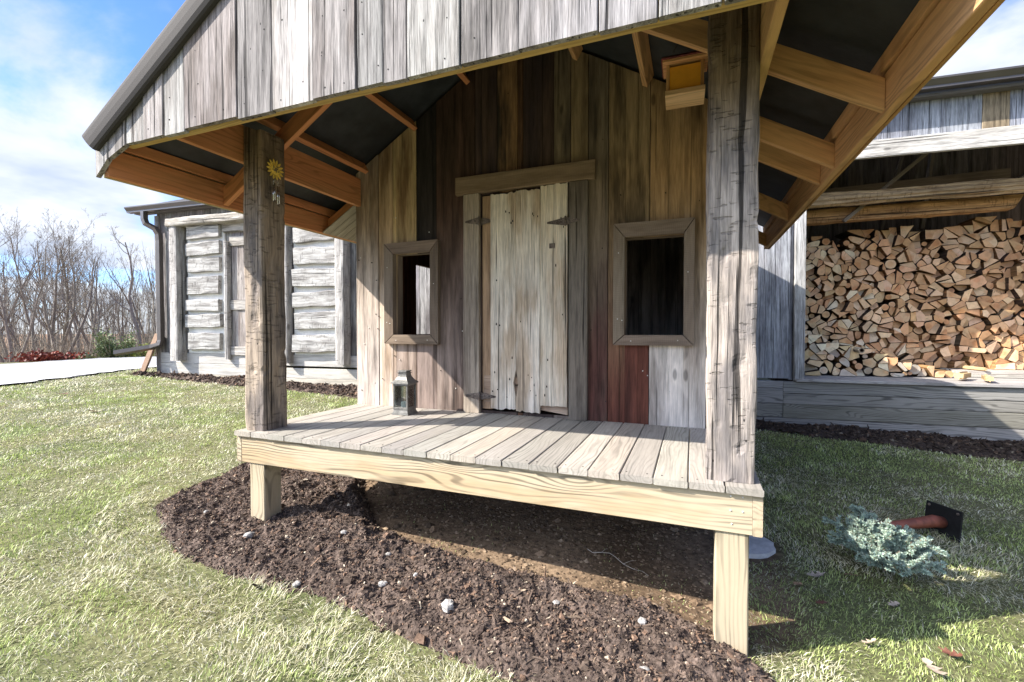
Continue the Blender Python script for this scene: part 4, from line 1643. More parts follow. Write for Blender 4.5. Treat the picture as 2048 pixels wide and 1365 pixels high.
    td = (1.22 if back else .40 + .10 * s) + frng.uniform(-.07, .07) + .04 * (z - .7)
    if ip >= 292:      # the smallest pieces beyond three hundred make one pile object
        REST.add([V((v[0] + cxm, v[1] + td, v[2] + czm + zlow)) for v in mb.v], mb.f, mb.g, tint=mb.t)
        REST.m[-len(mb.f):] = mb.m
        continue
    o = mb.build('firewood_log', [M['end'], M['logbark']], None)
    o.location = bw(cxm, td, czm + zlow)
    o.rotation_euler = (0, 0, BA + frng.uniform(-.05, .05))
    row = 'front heap' if not back else 'bottom rows' if z < 1.15 else 'lower half' if z < 1.6 else 'upper half' if z < 2.1 else 'top rows'
    colm = 'beside the corner post' if s < .6 else 'left of centre' if s < 1.15 else 'right of centre' if s < 1.75 else 'at the right end'
    tone = 'pale yellow' if pal is ENDS_Y else 'grey' if pal is ENDS_G else 'tan orange'
    tag(o, f'{tone} {kinds[kind]} log end in {row} of woodpile {colm}', 'firewood', f'{tone} {kinds[kind]} logs in {row} {colm}')
    NLOG += 1
if REST.v:
    o = REST.build('small_firewood', [M['end'], M['logbark']], None)
    o.location = P0
    o.rotation_euler = (0, 0, BA)
    tag(o, kind='stuff')
# a hollow ring-shaped log and loose pieces on the floor
mb = MB()
n = 20
vs, g, fs = [], [], []
for (r, d) in ((.034, 0), (.034, .3), (.017, .3), (.017, 0)):
    for k in range(n):
        a = 2 * math.pi * k / n
        vs.append((r * math.cos(a), d, r * math.sin(a) + .034))
        g.append((3.0, r * math.cos(a), r * math.sin(a)))
ff = []
for i in range(4):
    for k in range(n):
        a, b_ = i * n, ((i + 1) % 4) * n
        ff.append((a + k, a + (k + 1) % n, b_ + (k + 1) % n, b_ + k))
mb.add(vs, [tuple(reversed(f)) for f in ff[:n]], g, tint=C('4a3d33'), mi=1)
mb.f += [tuple(reversed(f)) for f in ff[n:]]
mb.m += [0] * (3 * n)
mb.sm += [False] * (3 * n)
mb.t = [C('4a3d33')] * (2 * n) + [C('2e241c')] * n + [C('2e241c')] * n
for k in range(n):
    mb.t[k] = C('c9bda5')
o = mb.build('firewood_log', [M['end'], M['logbark']], None)
o.location = bw(.80, .33, .93)
o.rotation_euler = (0, 0, BA)
tag(o, 'small hollow log with a pale ring end low in the woodpile', 'firewood')
for i, (s, t_, a, ln_, r, lab) in enumerate(((1.80, .30, .9, .34, .055, 'round log lying crooked on the woodshed floor in front of the pile'), (1.93, .12, 1.2, .30, .045, 'short pale log lying at the sunlit edge of the woodshed floor'),
                                             (2.25, .95, 1.62, .40, .028, 'thin split stick lying flat on the sunlit boards by the pile'))):
    mb = MB()
    hewn(mb, (-ln_ / 2, 0, r), (ln_ / 2, 0, r * .95), (0, 2 * r, 0), (0, 0, 2 * r * .8), nl=8, ns=4, amp=.006, rnd=r * .9, tint=C('c2a67c'))
    o = mb.build('firewood_log', [M['end']], None)
    o.location = bw(s, t_, .628 if t_ < .5 else .701)
    o.rotation_euler = (0, 0, BA + a)
    tag(o, lab, 'firewood')
mb = MB()
for k in range(6):
    plank(mb, (1.95 + frng.uniform(0, .12), .75 + k * .16, .626), (3.1, 0, 0), (0, .15, 0), (0, 0, .036), seg=4, ch=.004, tint=jc(C('b5aea4'), .08, frng), tint2=C('8f8880'))
    plank(mb, (2.02 + frng.uniform(0, .14), .78 + k * .155, .664), (2.95, 0, 0), (0, .145, 0), (0, 0, .036), seg=4, ch=.004, tint=jc(C('b8b1a8'), .08, frng), tint2=C('948d84'))
o = mb.build('board_stack', M['deck'], None)
o.location = P0
o.rotation_euler = (0, 0, BA)
tag(o, 'low stack of grey boards under the right end of the woodpile', 'boards')

# ================================================================== GROUND
def vnoise(x, y, s=0):
    xi, yi = np.floor(x).astype(np.int64), np.floor(y).astype(np.int64)
    fx, fy = x - xi, y - yi
    fx, fy = fx * fx * (3 - 2 * fx), fy * fy * (3 - 2 * fy)

    def h(a, b_):
        v = (a * 374761393 + b_ * 668265263 + s * 1442695041) & 0x7fffffff
        v = ((v ^ (v >> 13)) * 1274126177) & 0x7fffffff
        return (v ^ (v >> 16)) % 65536 / 65536.0
    return (h(xi, yi) * (1 - fx) + h(xi + 1, yi) * fx) * (1 - fy) + (h(xi, yi + 1) * (1 - fx) + h(xi + 1, yi + 1) * fx) * fy


def ground_np(x, y):
    p = np.maximum(-0.25 - 0.04 * x + 0.055 * y, -1.2)
    k = .06
    t = (p - .44) / k
    p = p - k * np.where(t > 30, t, np.log1p(np.exp(np.minimum(t, 30))))
    d = np.hypot(x + 1, y - 1)
    p = p - np.where(d > 15.5, np.minimum((d - 15.5) * .085, 1.35), 0)
    p = p + (vnoise(x * 1.1, y * 1.1, 1) - .5) * .03 + (vnoise(x * 4, y * 4, 2) - .5) * .014
    return p


def gz(x, y):
    return float(ground_np(np.array([float(x)]), np.array([float(y)]))[0])


def inside(px_, py_, poly):
    c = np.zeros(px_.shape, bool)
    n = len(poly)
    for i in range(n):
        x1, y1 = poly[i]
        x2, y2 = poly[(i + 1) % n]
        if y1 == y2:
            continue
        m = ((y1 > py_) != (y2 > py_)) & (px_ < (x2 - x1) * (py_ - y1) / (y2 - y1) + x1)
        c ^= m
    return c


def edge_dist(px_, py_, poly):
    d = np.full(px_.shape, 1e9)
    n = len(poly)
    for i in range(n):
        x1, y1 = poly[i]
        x2, y2 = poly[(i + 1) % n]
        L2 = (x2 - x1) ** 2 + (y2 - y1) ** 2
        t = np.clip(((px_ - x1) * (x2 - x1) + (py_ - y1) * (y2 - y1)) / L2, 0, 1)
        d = np.minimum(d, np.hypot(px_ - x1 - t * (x2 - x1), py_ - y1 - t * (y2 - y1)))
    return d


def loc2(s, t):
    q = bw(s, t, 0)
    return (q.x, q.y)


BED = [(-3.42, 1.98), (-2.95, 1.74), (-2.55, 1.64), (-2.1, 1.62), (-1.6, 1.66), (-1.1, 1.60), (-.7, 1.57), (-.3, 1.60), (.05, 1.66), (.28, 1.80), (.36, 1.98), (.25, 2.14), (.05, 2.24), (-.4, 2.30), (-.9, 2.28), (-1.4, 2.30), (-1.8, 2.36), (-2.0, 2.52), (-2.25, 2.75), (-2.5, 3.1), (-2.75, 3.35), (-3.2, 3.5), (-3.55, 3.3), (-3.6, 2.7), (-3.55, 2.3)]
STRIP_L = [loc2(-11.05, -.10), loc2(-11.0, -.42), loc2(-9.8, -.48), loc2(-8.5, -.60), loc2(-7.2, -.62), loc2(-6.0, -.70), loc2(-4.0, -.7), loc2(-2.0, -.7), loc2(-2.0, -.02), loc2(-6, -.02)]
STRIP_R = [loc2(-1.5, -.02), loc2(-1.5, -.55), loc2(-.4, -.52), loc2(.4, -.62), loc2(1.2, -.78), loc2(2.0, -.82), loc2(3.2, -.85), loc2(5.2, -.8), loc2(5.2, -.02)]
DRIVE = [(-9.3, -3.0), (-9.55, .5), (-9.75, 2.4), (-9.97, 3.67), (-10.1, 4.59), (-10.4, 5.84), (-10.9, 7.6), (-11.6, 10), (-13.5, 14), (-16.2, 13), (-15.6, 9.5), (-14.8, 6.5), (-14.6, 4), (-14.4, 1), (-14.2, -3.0)]
APRON = [(-9.2, -3.0), (-9.52, .5), (-9.72, 2.4), (-9.94, 3.67), (-10.07, 4.59), (-10.37, 5.84), (-10.6, 6.6), (-10.9, 6.3), (-11.2, 5.6), (-11.7, 4.6), (-12.2, 3.2), (-12.6, 1.0), (-13.0, -3.0)]


def axis(lo, hi, step, far, k=1.22):
    a = list(np.arange(lo, hi + 1e-6, step))
    st = step
    p = lo
    left = []
    while p > -far:
        st *= k
        p -= st
        left.append(p)
    st = step
    p = hi
    right = []
    while p < far:
        st *= k
        p += st
        right.append(p)
    return np.array(left[::-1] + a + right)


def fast_mesh(name, co, faces_flat, loop_tot, mats, tint, grain=None, smooth=True):
    me = bpy.data.meshes.new(name)
    nv = len(co)
    nf = len(loop_tot)
    me.vertices.add(nv)
    me.vertices.foreach_set('co', np.asarray(co, dtype=np.float32).ravel())
    me.loops.add(len(faces_flat))
    me.loops.foreach_set('vertex_index', np.asarray(faces_flat, dtype=np.int32))
    me.polygons.add(nf)
    st = np.zeros(nf, dtype=np.int32)
    st[1:] = np.cumsum(loop_tot)[:-1]
    me.polygons.foreach_set('loop_start', st)
    me.polygons.foreach_set('loop_total', np.asarray(loop_tot, dtype=np.int32))
    me.polygons.foreach_set('use_smooth', np.full(nf, smooth))
    for m in mats:
        me.materials.append(m)
    a = me.attributes.new('grain', 'FLOAT_VECTOR', 'POINT')
    a.data.foreach_set('vector', np.asarray(co if grain is None else grain, dtype=np.float32).ravel())
    for nm in ('tint', 'tint2'):
        a = me.attributes.new(nm, 'FLOAT_COLOR', 'POINT')
        arr = np.ones((nv, 4), dtype=np.float32)
        arr[:, :3] = tint
        a.data.foreach_set('color', arr.ravel())
    me.update(calc_edges=True)
    me.validate()
    o = bpy.data.objects.new(name, me)
    COL.objects.link(o)
    return o


def grid_faces(nx, ny, keep=None):
    i, j = np.meshgrid(np.arange(nx - 1), np.arange(ny - 1), indexing='ij')
    a = i * ny + j
    q = np.stack([a, a + ny, a + ny + 1, a + 1], -1).reshape(-1, 4)
    if keep is not None:
        q = q[keep.reshape(-1)]
    return q


gx = axis(-13, 5, .14, 420)
gy = axis(-2, 9, .14, 420)
XX, YY = np.meshgrid(gx, gy, indexing='ij')
ZZ = ground_np(XX, YY)
far_d = np.hypot(XX, YY)
pn = vnoise(XX * 2.3, YY * 2.3, 5)
soil = np.empty(XX.shape + (3,))
straw, grn = np.array(C('6f6a4c')), np.array(C('505838'))
soil[:] = straw * .55 + grn * .45
soil += (pn[..., None] - .5) * (straw - grn) * .8
bare = inside(XX, YY, [(-2.5, 2.2), (.3, 2.1), (.55, 2.5), (.45, 3.2), (0, 3.4), (-2.7, 3.4)])
dirt = np.array((.26, .185, .12))
moss = np.array((.12, .082, .052))
mm = np.clip(vnoise(XX * 3, YY * 3, 9) * 1.6 - .4 + (XX + 1.6) * .28, 0, 1)[..., None]
soil = np.where(bare[..., None], dirt * (1 - mm) + moss * mm, soil)
wood_f = np.clip((np.hypot(XX + 1, YY - 1) - 15.5) / 2, 0, 1)[..., None] * (XX < -5)[..., None]
soil = soil * (1 - wood_f) + np.array(C('8a6f58')) * wood_f
q = grid_faces(len(gx), len(gy))
lawn = fast_mesh('lawn', np.stack([XX, YY, ZZ], -1).reshape(-1, 3), q.ravel(), np.full(len(q), 4), [M['soil']], soil.reshape(-1, 3))
tag(lawn, kind='structure')


def sheet(name, poly, lift, mat, step=.25):
    xs_ = [p[0] for p in poly]
    ys_ = [p[1] for p in poly]
    ax, ay = np.arange(min(xs_), max(xs_) + step, step), np.arange(min(ys_), max(ys_) + step, step)
    A, B = np.meshgrid(ax, ay, indexing='ij')
    cxx, cyy = (A[:-1, :-1] + step / 2), (B[:-1, :-1] + step / 2)
    keep = inside(cxx, cyy, poly)
    Zs = ground_np(A, B) + lift
    q = grid_faces(len(ax), len(ay), keep)
    used = np.unique(q)
    rm = np.full(A.size, -1)
    rm[used] = np.arange(len(used))
    co = np.stack([A, B, Zs], -1).reshape(-1, 3)[used]
    o = fast_mesh(name, co, rm[q].ravel(), np.full(len(q), 4), [mat], np.tile((.5, .5, .5), (len(co), 1)))
    return tag(o, kind='structure')


sheet('driveway', DRIVE, .022, M['drive'], .12)
sheet('concrete_apron', APRON, .034, M['apron'], .08)


def mulch_h(A, B, poly, hmax):
    ed = edge_dist(A, B, poly)
    ins = inside(A, B, poly)
    e = np.where(ins, ed, -ed)
    prof = np.clip((e + .02) / .14, 0, 1)
    prof = prof * prof * (3 - 2 * prof)
    n = (vnoise(A * 4, B * 4, 21) - .5) * .05 + (vnoise(A * 11, B * 11, 22) - .5) * .040 + (vnoise(A * 27, B * 27, 23) - .5) * .024 + (vnoise(A * 60, B * 60, 24) - .5) * .013
    return ground_np(A, B) - .012 + prof * (hmax + n), ins, e


def mulch(name, poly, hmax, step):
    xs_ = [p[0] for p in poly]
    ys_ = [p[1] for p in poly]
    ax, ay = np.arange(min(xs_) - .1, max(xs_) + .1, step), np.arange(min(ys_) - .1, max(ys_) + .1, step)
    A, B = np.meshgrid(ax, ay, indexing='ij')
    wob = (vnoise(A * 6, B * 6, 31) - .5) * .14 + (vnoise(A * 19, B * 19, 32) - .5) * .06
    H, ins, e = mulch_h(A, B, poly, hmax)
    keepv = (e + wob) > -.03
    keep = keepv[:-1, :-1] & keepv[1:, 1:] & keepv[:-1, 1:] & keepv[1:, :-1]
    q = grid_faces(len(ax), len(ay), keep)
    used = np.unique(q)
    rm = np.full(A.size, -1)
    rm[used] = np.arange(len(used))
    co = np.stack([A, B, H], -1).reshape(-1, 3)[used]
    c = np.array(C('564a42')) * (.55 if poly is STRIP_R else 1)
    v = vnoise(co[:, 0] * 9, co[:, 1] * 9, 41)[:, None]
    tint = c * (.7 + .6 * v)
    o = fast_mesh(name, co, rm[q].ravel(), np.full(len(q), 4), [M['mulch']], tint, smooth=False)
    return tag(o, kind='structure')


mulch('mulch_bed', BED, .055, .013)
mulch('mulch_strip', STRIP_L, .05, .03)
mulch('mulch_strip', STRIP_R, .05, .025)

# ---- chips lying on the mulch (uncountable)
nr = np.random.default_rng(4)


def chips(name, poly, n, hmax, size, k_=1.0):
    xs_ = [p[0] for p in poly]
    ys_ = [p[1] for p in poly]
    a = nr.uniform(min(xs_), max(xs_), n * 3)
    b_ = nr.uniform(min(ys_), max(ys_), n * 3)
    e = edge_dist(a, b_, poly) * np.where(inside(a, b_, poly), 1, -1)
    k = e + nr.normal(0, 1, len(a)) * np.where(nr.random(len(a)) < .12, .09, .03) > -.01
    a, b_ = a[k][:n], b_[k][:n]
    m = len(a)
    H, _, _ = mulch_h(a, b_, poly, hmax)
    base = np.array([(-1, -1, -1), (1, -1, -1), (1, 1, -1), (-1, 1, -1), (-.8, -.7, 1), (.8, -.8, 1), (.7, .8, 1), (-.7, .7, 1)], float)
    P = base[None] * (1 + nr.uniform(-.45, .45, (m, 8, 3)))
    lng = nr.random(m) < .3
    sz = size * np.exp(nr.normal(0, .45, m))
    scl = np.stack([sz * np.where(lng, 2.6, 1.0), sz * np.where(lng, .45, .8), sz * np.where(lng, .22, .6)], -1)
    P = P * scl[:, None, :]
    yaw = nr.uniform(0, 6.28, m)
    pit = nr.normal(0, .5, m)
    c, s = np.cos(pit)[:, None], np.sin(pit)[:, None]
    x = P[..., 0] * c - P[..., 2] * s
    z = P[..., 0] * s + P[..., 2] * c
    P = np.stack([x, P[..., 1], z], -1)
    c, s = np.cos(yaw)[:, None], np.sin(yaw)[:, None]
    x = P[..., 0] * c - P[..., 1] * s
    y = P[..., 0] * s + P[..., 1] * c
    co = np.stack([x + a[:, None], y + b_[:, None], P[..., 2] + (H + sz * .25)[:, None]], -1)
    f = np.array([(3, 2, 1, 0), (4, 5, 6, 7), (0, 1, 5, 4), (1, 2, 6, 5), (2, 3, 7, 6), (3, 0, 4, 7)])
    q = (f[None] + (np.arange(m) * 8)[:, None, None]).reshape(-1, 4)
    pal = np.array([C('54483f'), C('453a34'), C('62544a'), C('6f5a4b'), C('3d342f'), C('8a7866'), C('a99c88')])
    pc = pal[nr.choice(7, m, p=[.26, .24, .2, .12, .13, .035, .015])] * nr.uniform(.75, 1.25, (m, 1)) * k_
    o = fast_mesh(name, co.reshape(-1, 3), q.ravel(), np.full(len(q), 4), [M['chips']], np.repeat(pc, 8, 0), smooth=False)
    return tag(o, kind='stuff')


chips('mulch_chips', BED, 38000, .055, .0034, 1.12)
chips('mulch_shreds', BED, 1100, .055, .0066, 1.2)
chips('mulch_chips', STRIP_L, 8000, .05, .010)
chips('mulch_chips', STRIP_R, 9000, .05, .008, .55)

# ---- clods of bare earth under the deck
DIRT = [(-2.3, 2.55), (-1.8, 2.34), (-1.2, 2.26), (-.5, 2.24), (.1, 2.2), (.25, 2.6), (.1, 3.3), (-2.3, 3.35), (-2.45, 3.0)]


def clods():
    m = 9000
    a = nr.uniform(-2.4, .3, m)
    b_ = nr.uniform(2.2, 3.3, m)
    k = inside(a, b_, DIRT)
    a, b_ = a[k], b_[k]
    m = len(a)
    oc = np.array([(1, 0, 0), (-1, 0, 0), (0, 1, 0), (0, -1, 0), (0, 0, 1), (.6, .6, .5), (-.6, .6, .5), (-.6, -.6, .5), (.6, -.6, .5)], float)
    fc = np.array([(0, 5, 4), (5, 2, 4), (2, 6, 4), (6, 1, 4), (1, 7, 4), (7, 3, 4), (3, 8, 4), (8, 0, 4), (0, 2, 5), (2, 1, 6), (1, 3, 7), (3, 0, 8)])
    sz = .0042 * np.exp(nr.normal(0, .6, m))
    P = oc[None] * (1 + nr.uniform(-.4, .4, (m, 9, 3))) * sz[:, None, None] * np.array([1.2, 1, .75])
    co = P + np.stack([a, b_, ground_np(a, b_)], -1)[:, None, :]
    q = (fc[None] + (np.arange(m) * 9)[:, None, None]).reshape(-1, 3)
    pal = np.array([(.19, .13, .082), (.13, .09, .058), (.09, .064, .043), (.26, .19, .125)])
    pc = pal[nr.integers(0, 4, m)] * nr.uniform(.7, 1.2, (m, 1))
    o = fast_mesh('earth_clods', co.reshape(-1, 3), q.ravel(), np.full(len(q), 3), [M['chips']], np.repeat(pc, 9, 0), smooth=False)
    return tag(o, kind='stuff')


clods()

# ---- grass
NB = 520000
bear = R(90 + 21.47) + nr.uniform(-R(54), R(57), NB)
rad_ = 1.05 + (14.0 - 1.05) * nr.random(NB) ** 1.12
gxp, gyp = rad_ * np.cos(bear), rad_ * np.sin(bear)
ok = np.ones(NB, bool)
eb = edge_dist(gxp, gyp, BED) * np.where(inside(gxp, gyp, BED), 1, -1)
wob = (vnoise(gxp * 6, gyp * 6, 31) - .5) * .14
ok &= (eb + wob * .6 + nr.normal(0, .025, NB)) < .015
for po in (STRIP_L, STRIP_R):
    ok &= ~(edge_dist(gxp, gyp, po) * np.where(inside(gxp, gyp, po), 1, -1) + nr.normal(0, .03, NB) > .0)
for po in (DRIVE, APRON):
    ok &= ~(edge_dist(gxp, gyp, po) * np.where(inside(gxp, gyp, po), 1, -1) + nr.normal(0, .03, NB) > .02)
ls = (gxp - P0.x) * _S.x + (gyp - P0.y) * _S.y
lt = (gxp - P0.x) * _T.x + (gyp - P0.y) * _T.y
ok &= ~((lt > -.06) & (ls > -10.8))
under = (gxp > -2.6) & (gxp < .24) & (gyp > 2.1)
body = (gxp > -2.75) & (gxp < .05) & (gyp > 3.2) & (gyp < 5.65)
ok &= ~body
moss_k = vnoise(gxp * 3, gyp * 3, 9)
ok &= ~(under & (nr.random(NB) > .01 + .12 * np.clip(moss_k * 1.8 - .7, 0, 1)))
ok &= np.hypot(gxp + 1, gyp - 1) < 15.6
slab = ((gxp - .3) / .22) ** 2 + ((gyp - 3.1) / .2) ** 2 < 1
ok &= ~slab
gxp, gyp, rad_, eb, under = gxp[ok], gyp[ok], rad_[ok], eb[ok], under[ok]
n = len(gxp)
gz_ = ground_np(gxp, gyp) - .004
patch = vnoise(gxp * 1.6, gyp * 1.6, 51) * .5 + vnoise(gxp * 4.5, gyp * 4.5, 52) * .3 + vnoise(gxp * 14, gyp * 14, 53) * .2
rightside = np.clip((gxp - .2) / .8, 0, 1)
p_straw = np.clip(.52 + (patch - .5) * 2.4 - .28 * rightside, .08, .92)
near_bed = (eb > -.30) & (gyp < 2.2)
p_straw = np.where(near_bed, np.maximum(p_straw, .62), p_straw)
is_straw = nr.random(n) < p_straw
tall = vnoise(gxp * 2.7, gyp * 2.7, 61)
Lb = np.where(is_straw, nr.uniform(.03, .075, n), nr.uniform(.025, .06, n)) * (.47 + .38 * tall)
Lb = np.where(near_bed & is_straw, Lb * 1.4, Lb)
Lb = np.where(under, Lb * .6, Lb)
Wb = (.0009 + .0010 * nr.random(n)) * np.maximum(1, rad_ / 2.6) ** .85
Lb *= np.maximum(1, rad_ / 5) ** .25
flow = vnoise(gxp * 2.1, gyp * 2.1, 71) * 9 + vnoise(gxp * 6, gyp * 6, 72) * 5
ang = flow + nr.normal(0, 1.0, n)
lean = np.where(is_straw, nr.uniform(.7, 1.45, n), nr.uniform(.25, 1.1, n))
dx, dy = np.cos(ang), np.sin(ang)
sx_, sy_ = -dy, dx
tw = nr.normal(0, .5, n)
sx2, sy2 = sx_ * np.cos(tw) + dx * np.sin(tw), sy_ * np.cos(tw) + dy * np.sin(tw)


def pt(f, bend, w):
    h = Lb * f * np.cos(lean * bend)
    d = Lb * f * np.sin(lean * bend)
    return np.stack([gxp + dx * d + sx2 * Wb * w, gyp + dy * d + sy2 * Wb * w, gz_ + h], -1)


co = np.stack([pt(0, 1, -1), pt(0, 1, 1), pt(.55, .75, .85), pt(.55, .75, -.85), pt(1, 1.05, 0)], 1)
base = (np.arange(n) * 5)[:, None]
quads = base + np.array([[0, 1, 2, 3]])
tris = base + np.array([[3, 2, 4]])
flat = np.concatenate([quads, tris], 1).ravel()
tot = np.tile([4, 3], n)
pal_g = np.array([(.36, .43, .14), (.43, .50, .17), (.27, .34, .105), (.52, .58, .24)])
pal_s = np.array([(.66, .61, .43), (.74, .70, .54), (.53, .48, .30), (.47, .45, .27)])
cg = np.where(is_straw[:, None], pal_s[nr.integers(0, 4, n)], pal_g[nr.integers(0, 4, n)]) * nr.uniform(.75, 1.2, (n, 1))
tint5 = np.repeat(cg[:, None, :], 5, 1)
gr = fast_mesh('grass', co.reshape(-1, 3), flat, tot, [M['grass']], tint5.reshape(-1, 3), smooth=False)
tag(gr, kind='stuff')

# ---- stones in the mulch
def bed_z(x, y):
    a, b_ = np.array([float(x)]), np.array([float(y)])
    H, ins, e = mulch_h(a, b_, BED, .055)
    return float(H[0])


STONES = [(-2.40, 1.90, .040, 'pale rounded stone on the mulch right of the left porch leg'), (-1.40, 1.83, .030, 'small flat grey stone in the middle of the mulch bed'),
          (-1.02, 1.80, .045, 'largest white stone lying on the front edge of the mulch bed'), (-1.54, 2.06, .026, 'small pale stone near the back of the mulch bed'),
          (-.16, 1.80, .034, 'buff stone at the front right corner of the mulch bed'), (-1.27, 1.92, .020, 'tiny brown stone in the middle of the mulch'),
          (-.19, 2.03, .026, 'small pale stone left of the right porch leg'), (-2.70, 2.98, .05, 'white stone on bare dirt behind the left porch leg'),
          (-1.82, 1.70, .03, 'grey stone on the grass edge of the mulch bed'), (-.58, 2.04, .022, 'tiny white stone behind the middle of the mulch bed'),
          (-1.90, 2.12, .028, 'round brown stone near the dirt under the deck'), (-2.98, 2.05, .02, 'tiny stone on the left tip of the mulch bed')]
for (x, y, r, lab) in STONES:
    r *= .74
    mb = MB()
    vs, fs = [], []
    nu, nv = 12, 8
    sd = rseed()
    k1, k2 = rng.uniform(.7, 1.0), rng.uniform(.45, .65)
    for j in range(nv + 1):
        th = math.pi * j / nv
        for i in range(nu):
            a = 2 * math.pi * i / nu
            d = V((math.sin(th) * math.cos(a), math.sin(th) * math.sin(a), math.cos(th)))
            rr = r * (1 + .35 * mn.noise(d * 1.6 + V((sd, 0, 0))) + .15 * mn.noise(d * 4 + V((sd, 3, 0))))
            vs.append((d.x * rr, d.y * rr * k1, d.z * rr * k2 + r * k2 * .55))
    for j in range(nv):
        for i in range(nu):
            fs.append((j * nu + i, (j + 1) * nu + i, (j + 1) * nu + (i + 1) % nu, j * nu + (i + 1) % nu))
    mb.add(vs, fs, smooth=False)
    o = mb.build('stone', M['stone'], None)
    o.location = (x, y, bed_z(x, y))
    o.rotation_euler = (0, 0, rng.uniform(0, 6))
    tag(o, lab, 'stone')

# ---- fallen leaves
OAK = [(0, 0), (.10, .05), (.16, .20), (.06, .24), (.20, .42), (.26, .48), (.08, .50), (.17, .70), (.20, .78), (.05, .80), (.02, 1.0)]
OAKP = OAK + [(-a, b_) for a, b_ in OAK[::-1][:-1]]
LEAVES = [(-8.3, 3.68, .16, 'leafred', 'dark red brown leaf lying farthest out on the left lawn'), (-6.8, 3.30, .20, 'leafred', 'curled red brown leaf on the left lawn'),
          (.80, 2.92, .11, 'leaf', 'brown oak leaf under the front of the juniper'), (.63, 2.84, .15, 'leafpale', 'pale oak leaf left of the juniper in the shade'),
          (1.18, 3.20, .09, 'leaf', 'bright brown leaf caught at the right side of the juniper'), (.72, 2.36, .10, 'leafpale', 'pale leaf at the shadow edge right of the porch leg'),
          (.91, 2.28, .16, 'leafpale', 'large pale crumpled leaf on the sunlit grass at lower right'), (.60, 2.60, .09, 'leafred', 'small dark leaf on shaded grass beside the porch leg'),
          (.92, 2.72, .10, 'leafpale', 'grey curled leaf in the shade in front of the juniper'), (1.68, 3.60, .09, 'leafpale', 'pale grey leaf on the grass right of the tamper'),
          (1.36, 2.60, .11, 'leafpale', 'long pale leaf at the right edge of the lawn'), (.52, 2.72, .10, 'leaf', 'brown leaf beside the concrete footing'),
          (1.02, 2.42, .12, 'leafred', 'dark curled leaf on the shaded grass below the juniper'), (1.6, 3.05, .08, 'leafpale', 'small grey leaf on shaded grass toward the right edge')]
for (x, y, L_, mat, lab) in LEAVES:
    mb = MB()
    L_ *= .68 if x > 0 else .8
    nx_ = len(OAK)
    vs, fs = [], []
    c1, c2 = rng.uniform(-.5, .9), rng.uniform(.2, .9)
    for (a, b_) in OAK:
        for k in (-1, -.5, 0, .5, 1):
            w = a * k
            vs.append((w * L_ * 1.2, (b_ - .5) * L_, L_ * (c2 * w * w * 2.4 + c1 * (b_ - .5) ** 2 * .6) + .012 + L_ * .05 * mn.noise(V((w * 9, b_ * 6, x * 3)))))
    for i in range(nx_ - 1):
        for k in range(4):
            fs.append((i * 5 + k, i * 5 + k + 1, (i + 1) * 5 + k + 1, (i + 1) * 5 + k))
    mb.add(vs, fs, smooth=True)
    o = mb.build('fallen_leaf', M[mat], None)
    o.location = (x, y, gz(x, y) + .012)
    o.rotation_euler = (rng.uniform(-.3, .3), rng.uniform(-.3, .3), rng.uniform(0, 6.28))
    tag(o, lab, 'leaf')

# ---- twigs
for (p, q, r, lab) in (((-3.42, 1.08), (-3.12, .94), .004, 'bent pale twig lying on the lawn at lower left'),
                       ((-2.2, 1.5), (-2.02, 1.36), .002, 'thin straw twig on the grass in front of the mulch bed'), ((-.55, 2.62), (-.2, 2.5), .0025, 'short dry stem under the right half of the deck')):
    mb = MB()
    pp = []
    for i in range(9):
        f = i / 8
        x = p[0] + (q[0] - p[0]) * f + .05 * mn.noise(V((f * 3, p[0], 1)))
        y = p[1] + (q[1] - p[1]) * f + .10 * mn.noise(V((f * 3, p[0], 7)))
        pp.append(V((x, y, gz(x, y) + .02 + .015 * math.sin(f * 5))))
    mb_o = pp[4].copy()
    tube(mb, pp, [r * (1 - .6 * i / 8) for i in range(9)], 5)
    for k in (2, 5, 6):
        d = V((rng.uniform(-1, 1), rng.uniform(-1, 1), .2)) * .10
        tube(mb, [pp[k], pp[k] + d * .6, pp[k] + d + V((0, 0, -.01))], [r * .6, r * .4, r * .2], 4)
    o = mb.build('twig', M['twig'], None, origin=mb_o)
    tag(o, lab, 'twig')

# ---- concrete footing behind the right leg
mb = MB()
ol = [(.175 * math.cos(a) * (1 + .16 * mn.noise(V((math.cos(a) * 2, math.sin(a) * 2, 3.3)))), .16 * math.sin(a) * (1 + .3 * mn.noise(V((math.cos(a) * 2, math.sin(a) * 2, 8.3))))) for a in [2 * math.pi * k / 22 for k in range(22)]]
prism(mb, ol, (0, 0, 0), X, Y, V((0, 0, .05)))
o = mb.build('concrete_footing', M['concrete'], None)
o.location = (.30, 3.10, gz(.3, 3.1) - .034)
tag(o, 'flat pale concrete footing in the grass behind the right porch leg', 'footing')

# ---- hand tamper lying in the grass
tz = gz(1.5, 3.7) - .03
tp = empty('hand_tamper', (1.50, 3.70, tz), 0, local=True)
tag(tp, 'hand tamper with square black plate and red brown handle lying behind the juniper', 'tamper')
nrm = V((-.86, -.50, .12)).normalized()
ux = nrm.cross(Z).normalized()
uz = ux.cross(nrm).normalized()
if uz.z < 0:
    uz = -uz
cpl = V((0, 0, .105))
mb = MB()
plank(mb, cpl - ux * .105 - uz * .105 - nrm * .006, ux * .21, uz * .21, nrm * .012, ch=.003)
mb.build('plate', M['blackplate'], tp)
mb = MB()
hp = [cpl + nrm * .0065, cpl + nrm * .07 + V((0, 0, .004)), cpl + nrm * .16 + V((0, 0, -.012)), cpl + nrm * .35 + V((0, 0, -.04)), cpl + nrm * .62 + V((0, 0, -.07))]
tube(mb, hp, [.036, .038, .034, .029, .024], 14)
mb.build('handle', M['terracotta'], tp)
mb = MB()
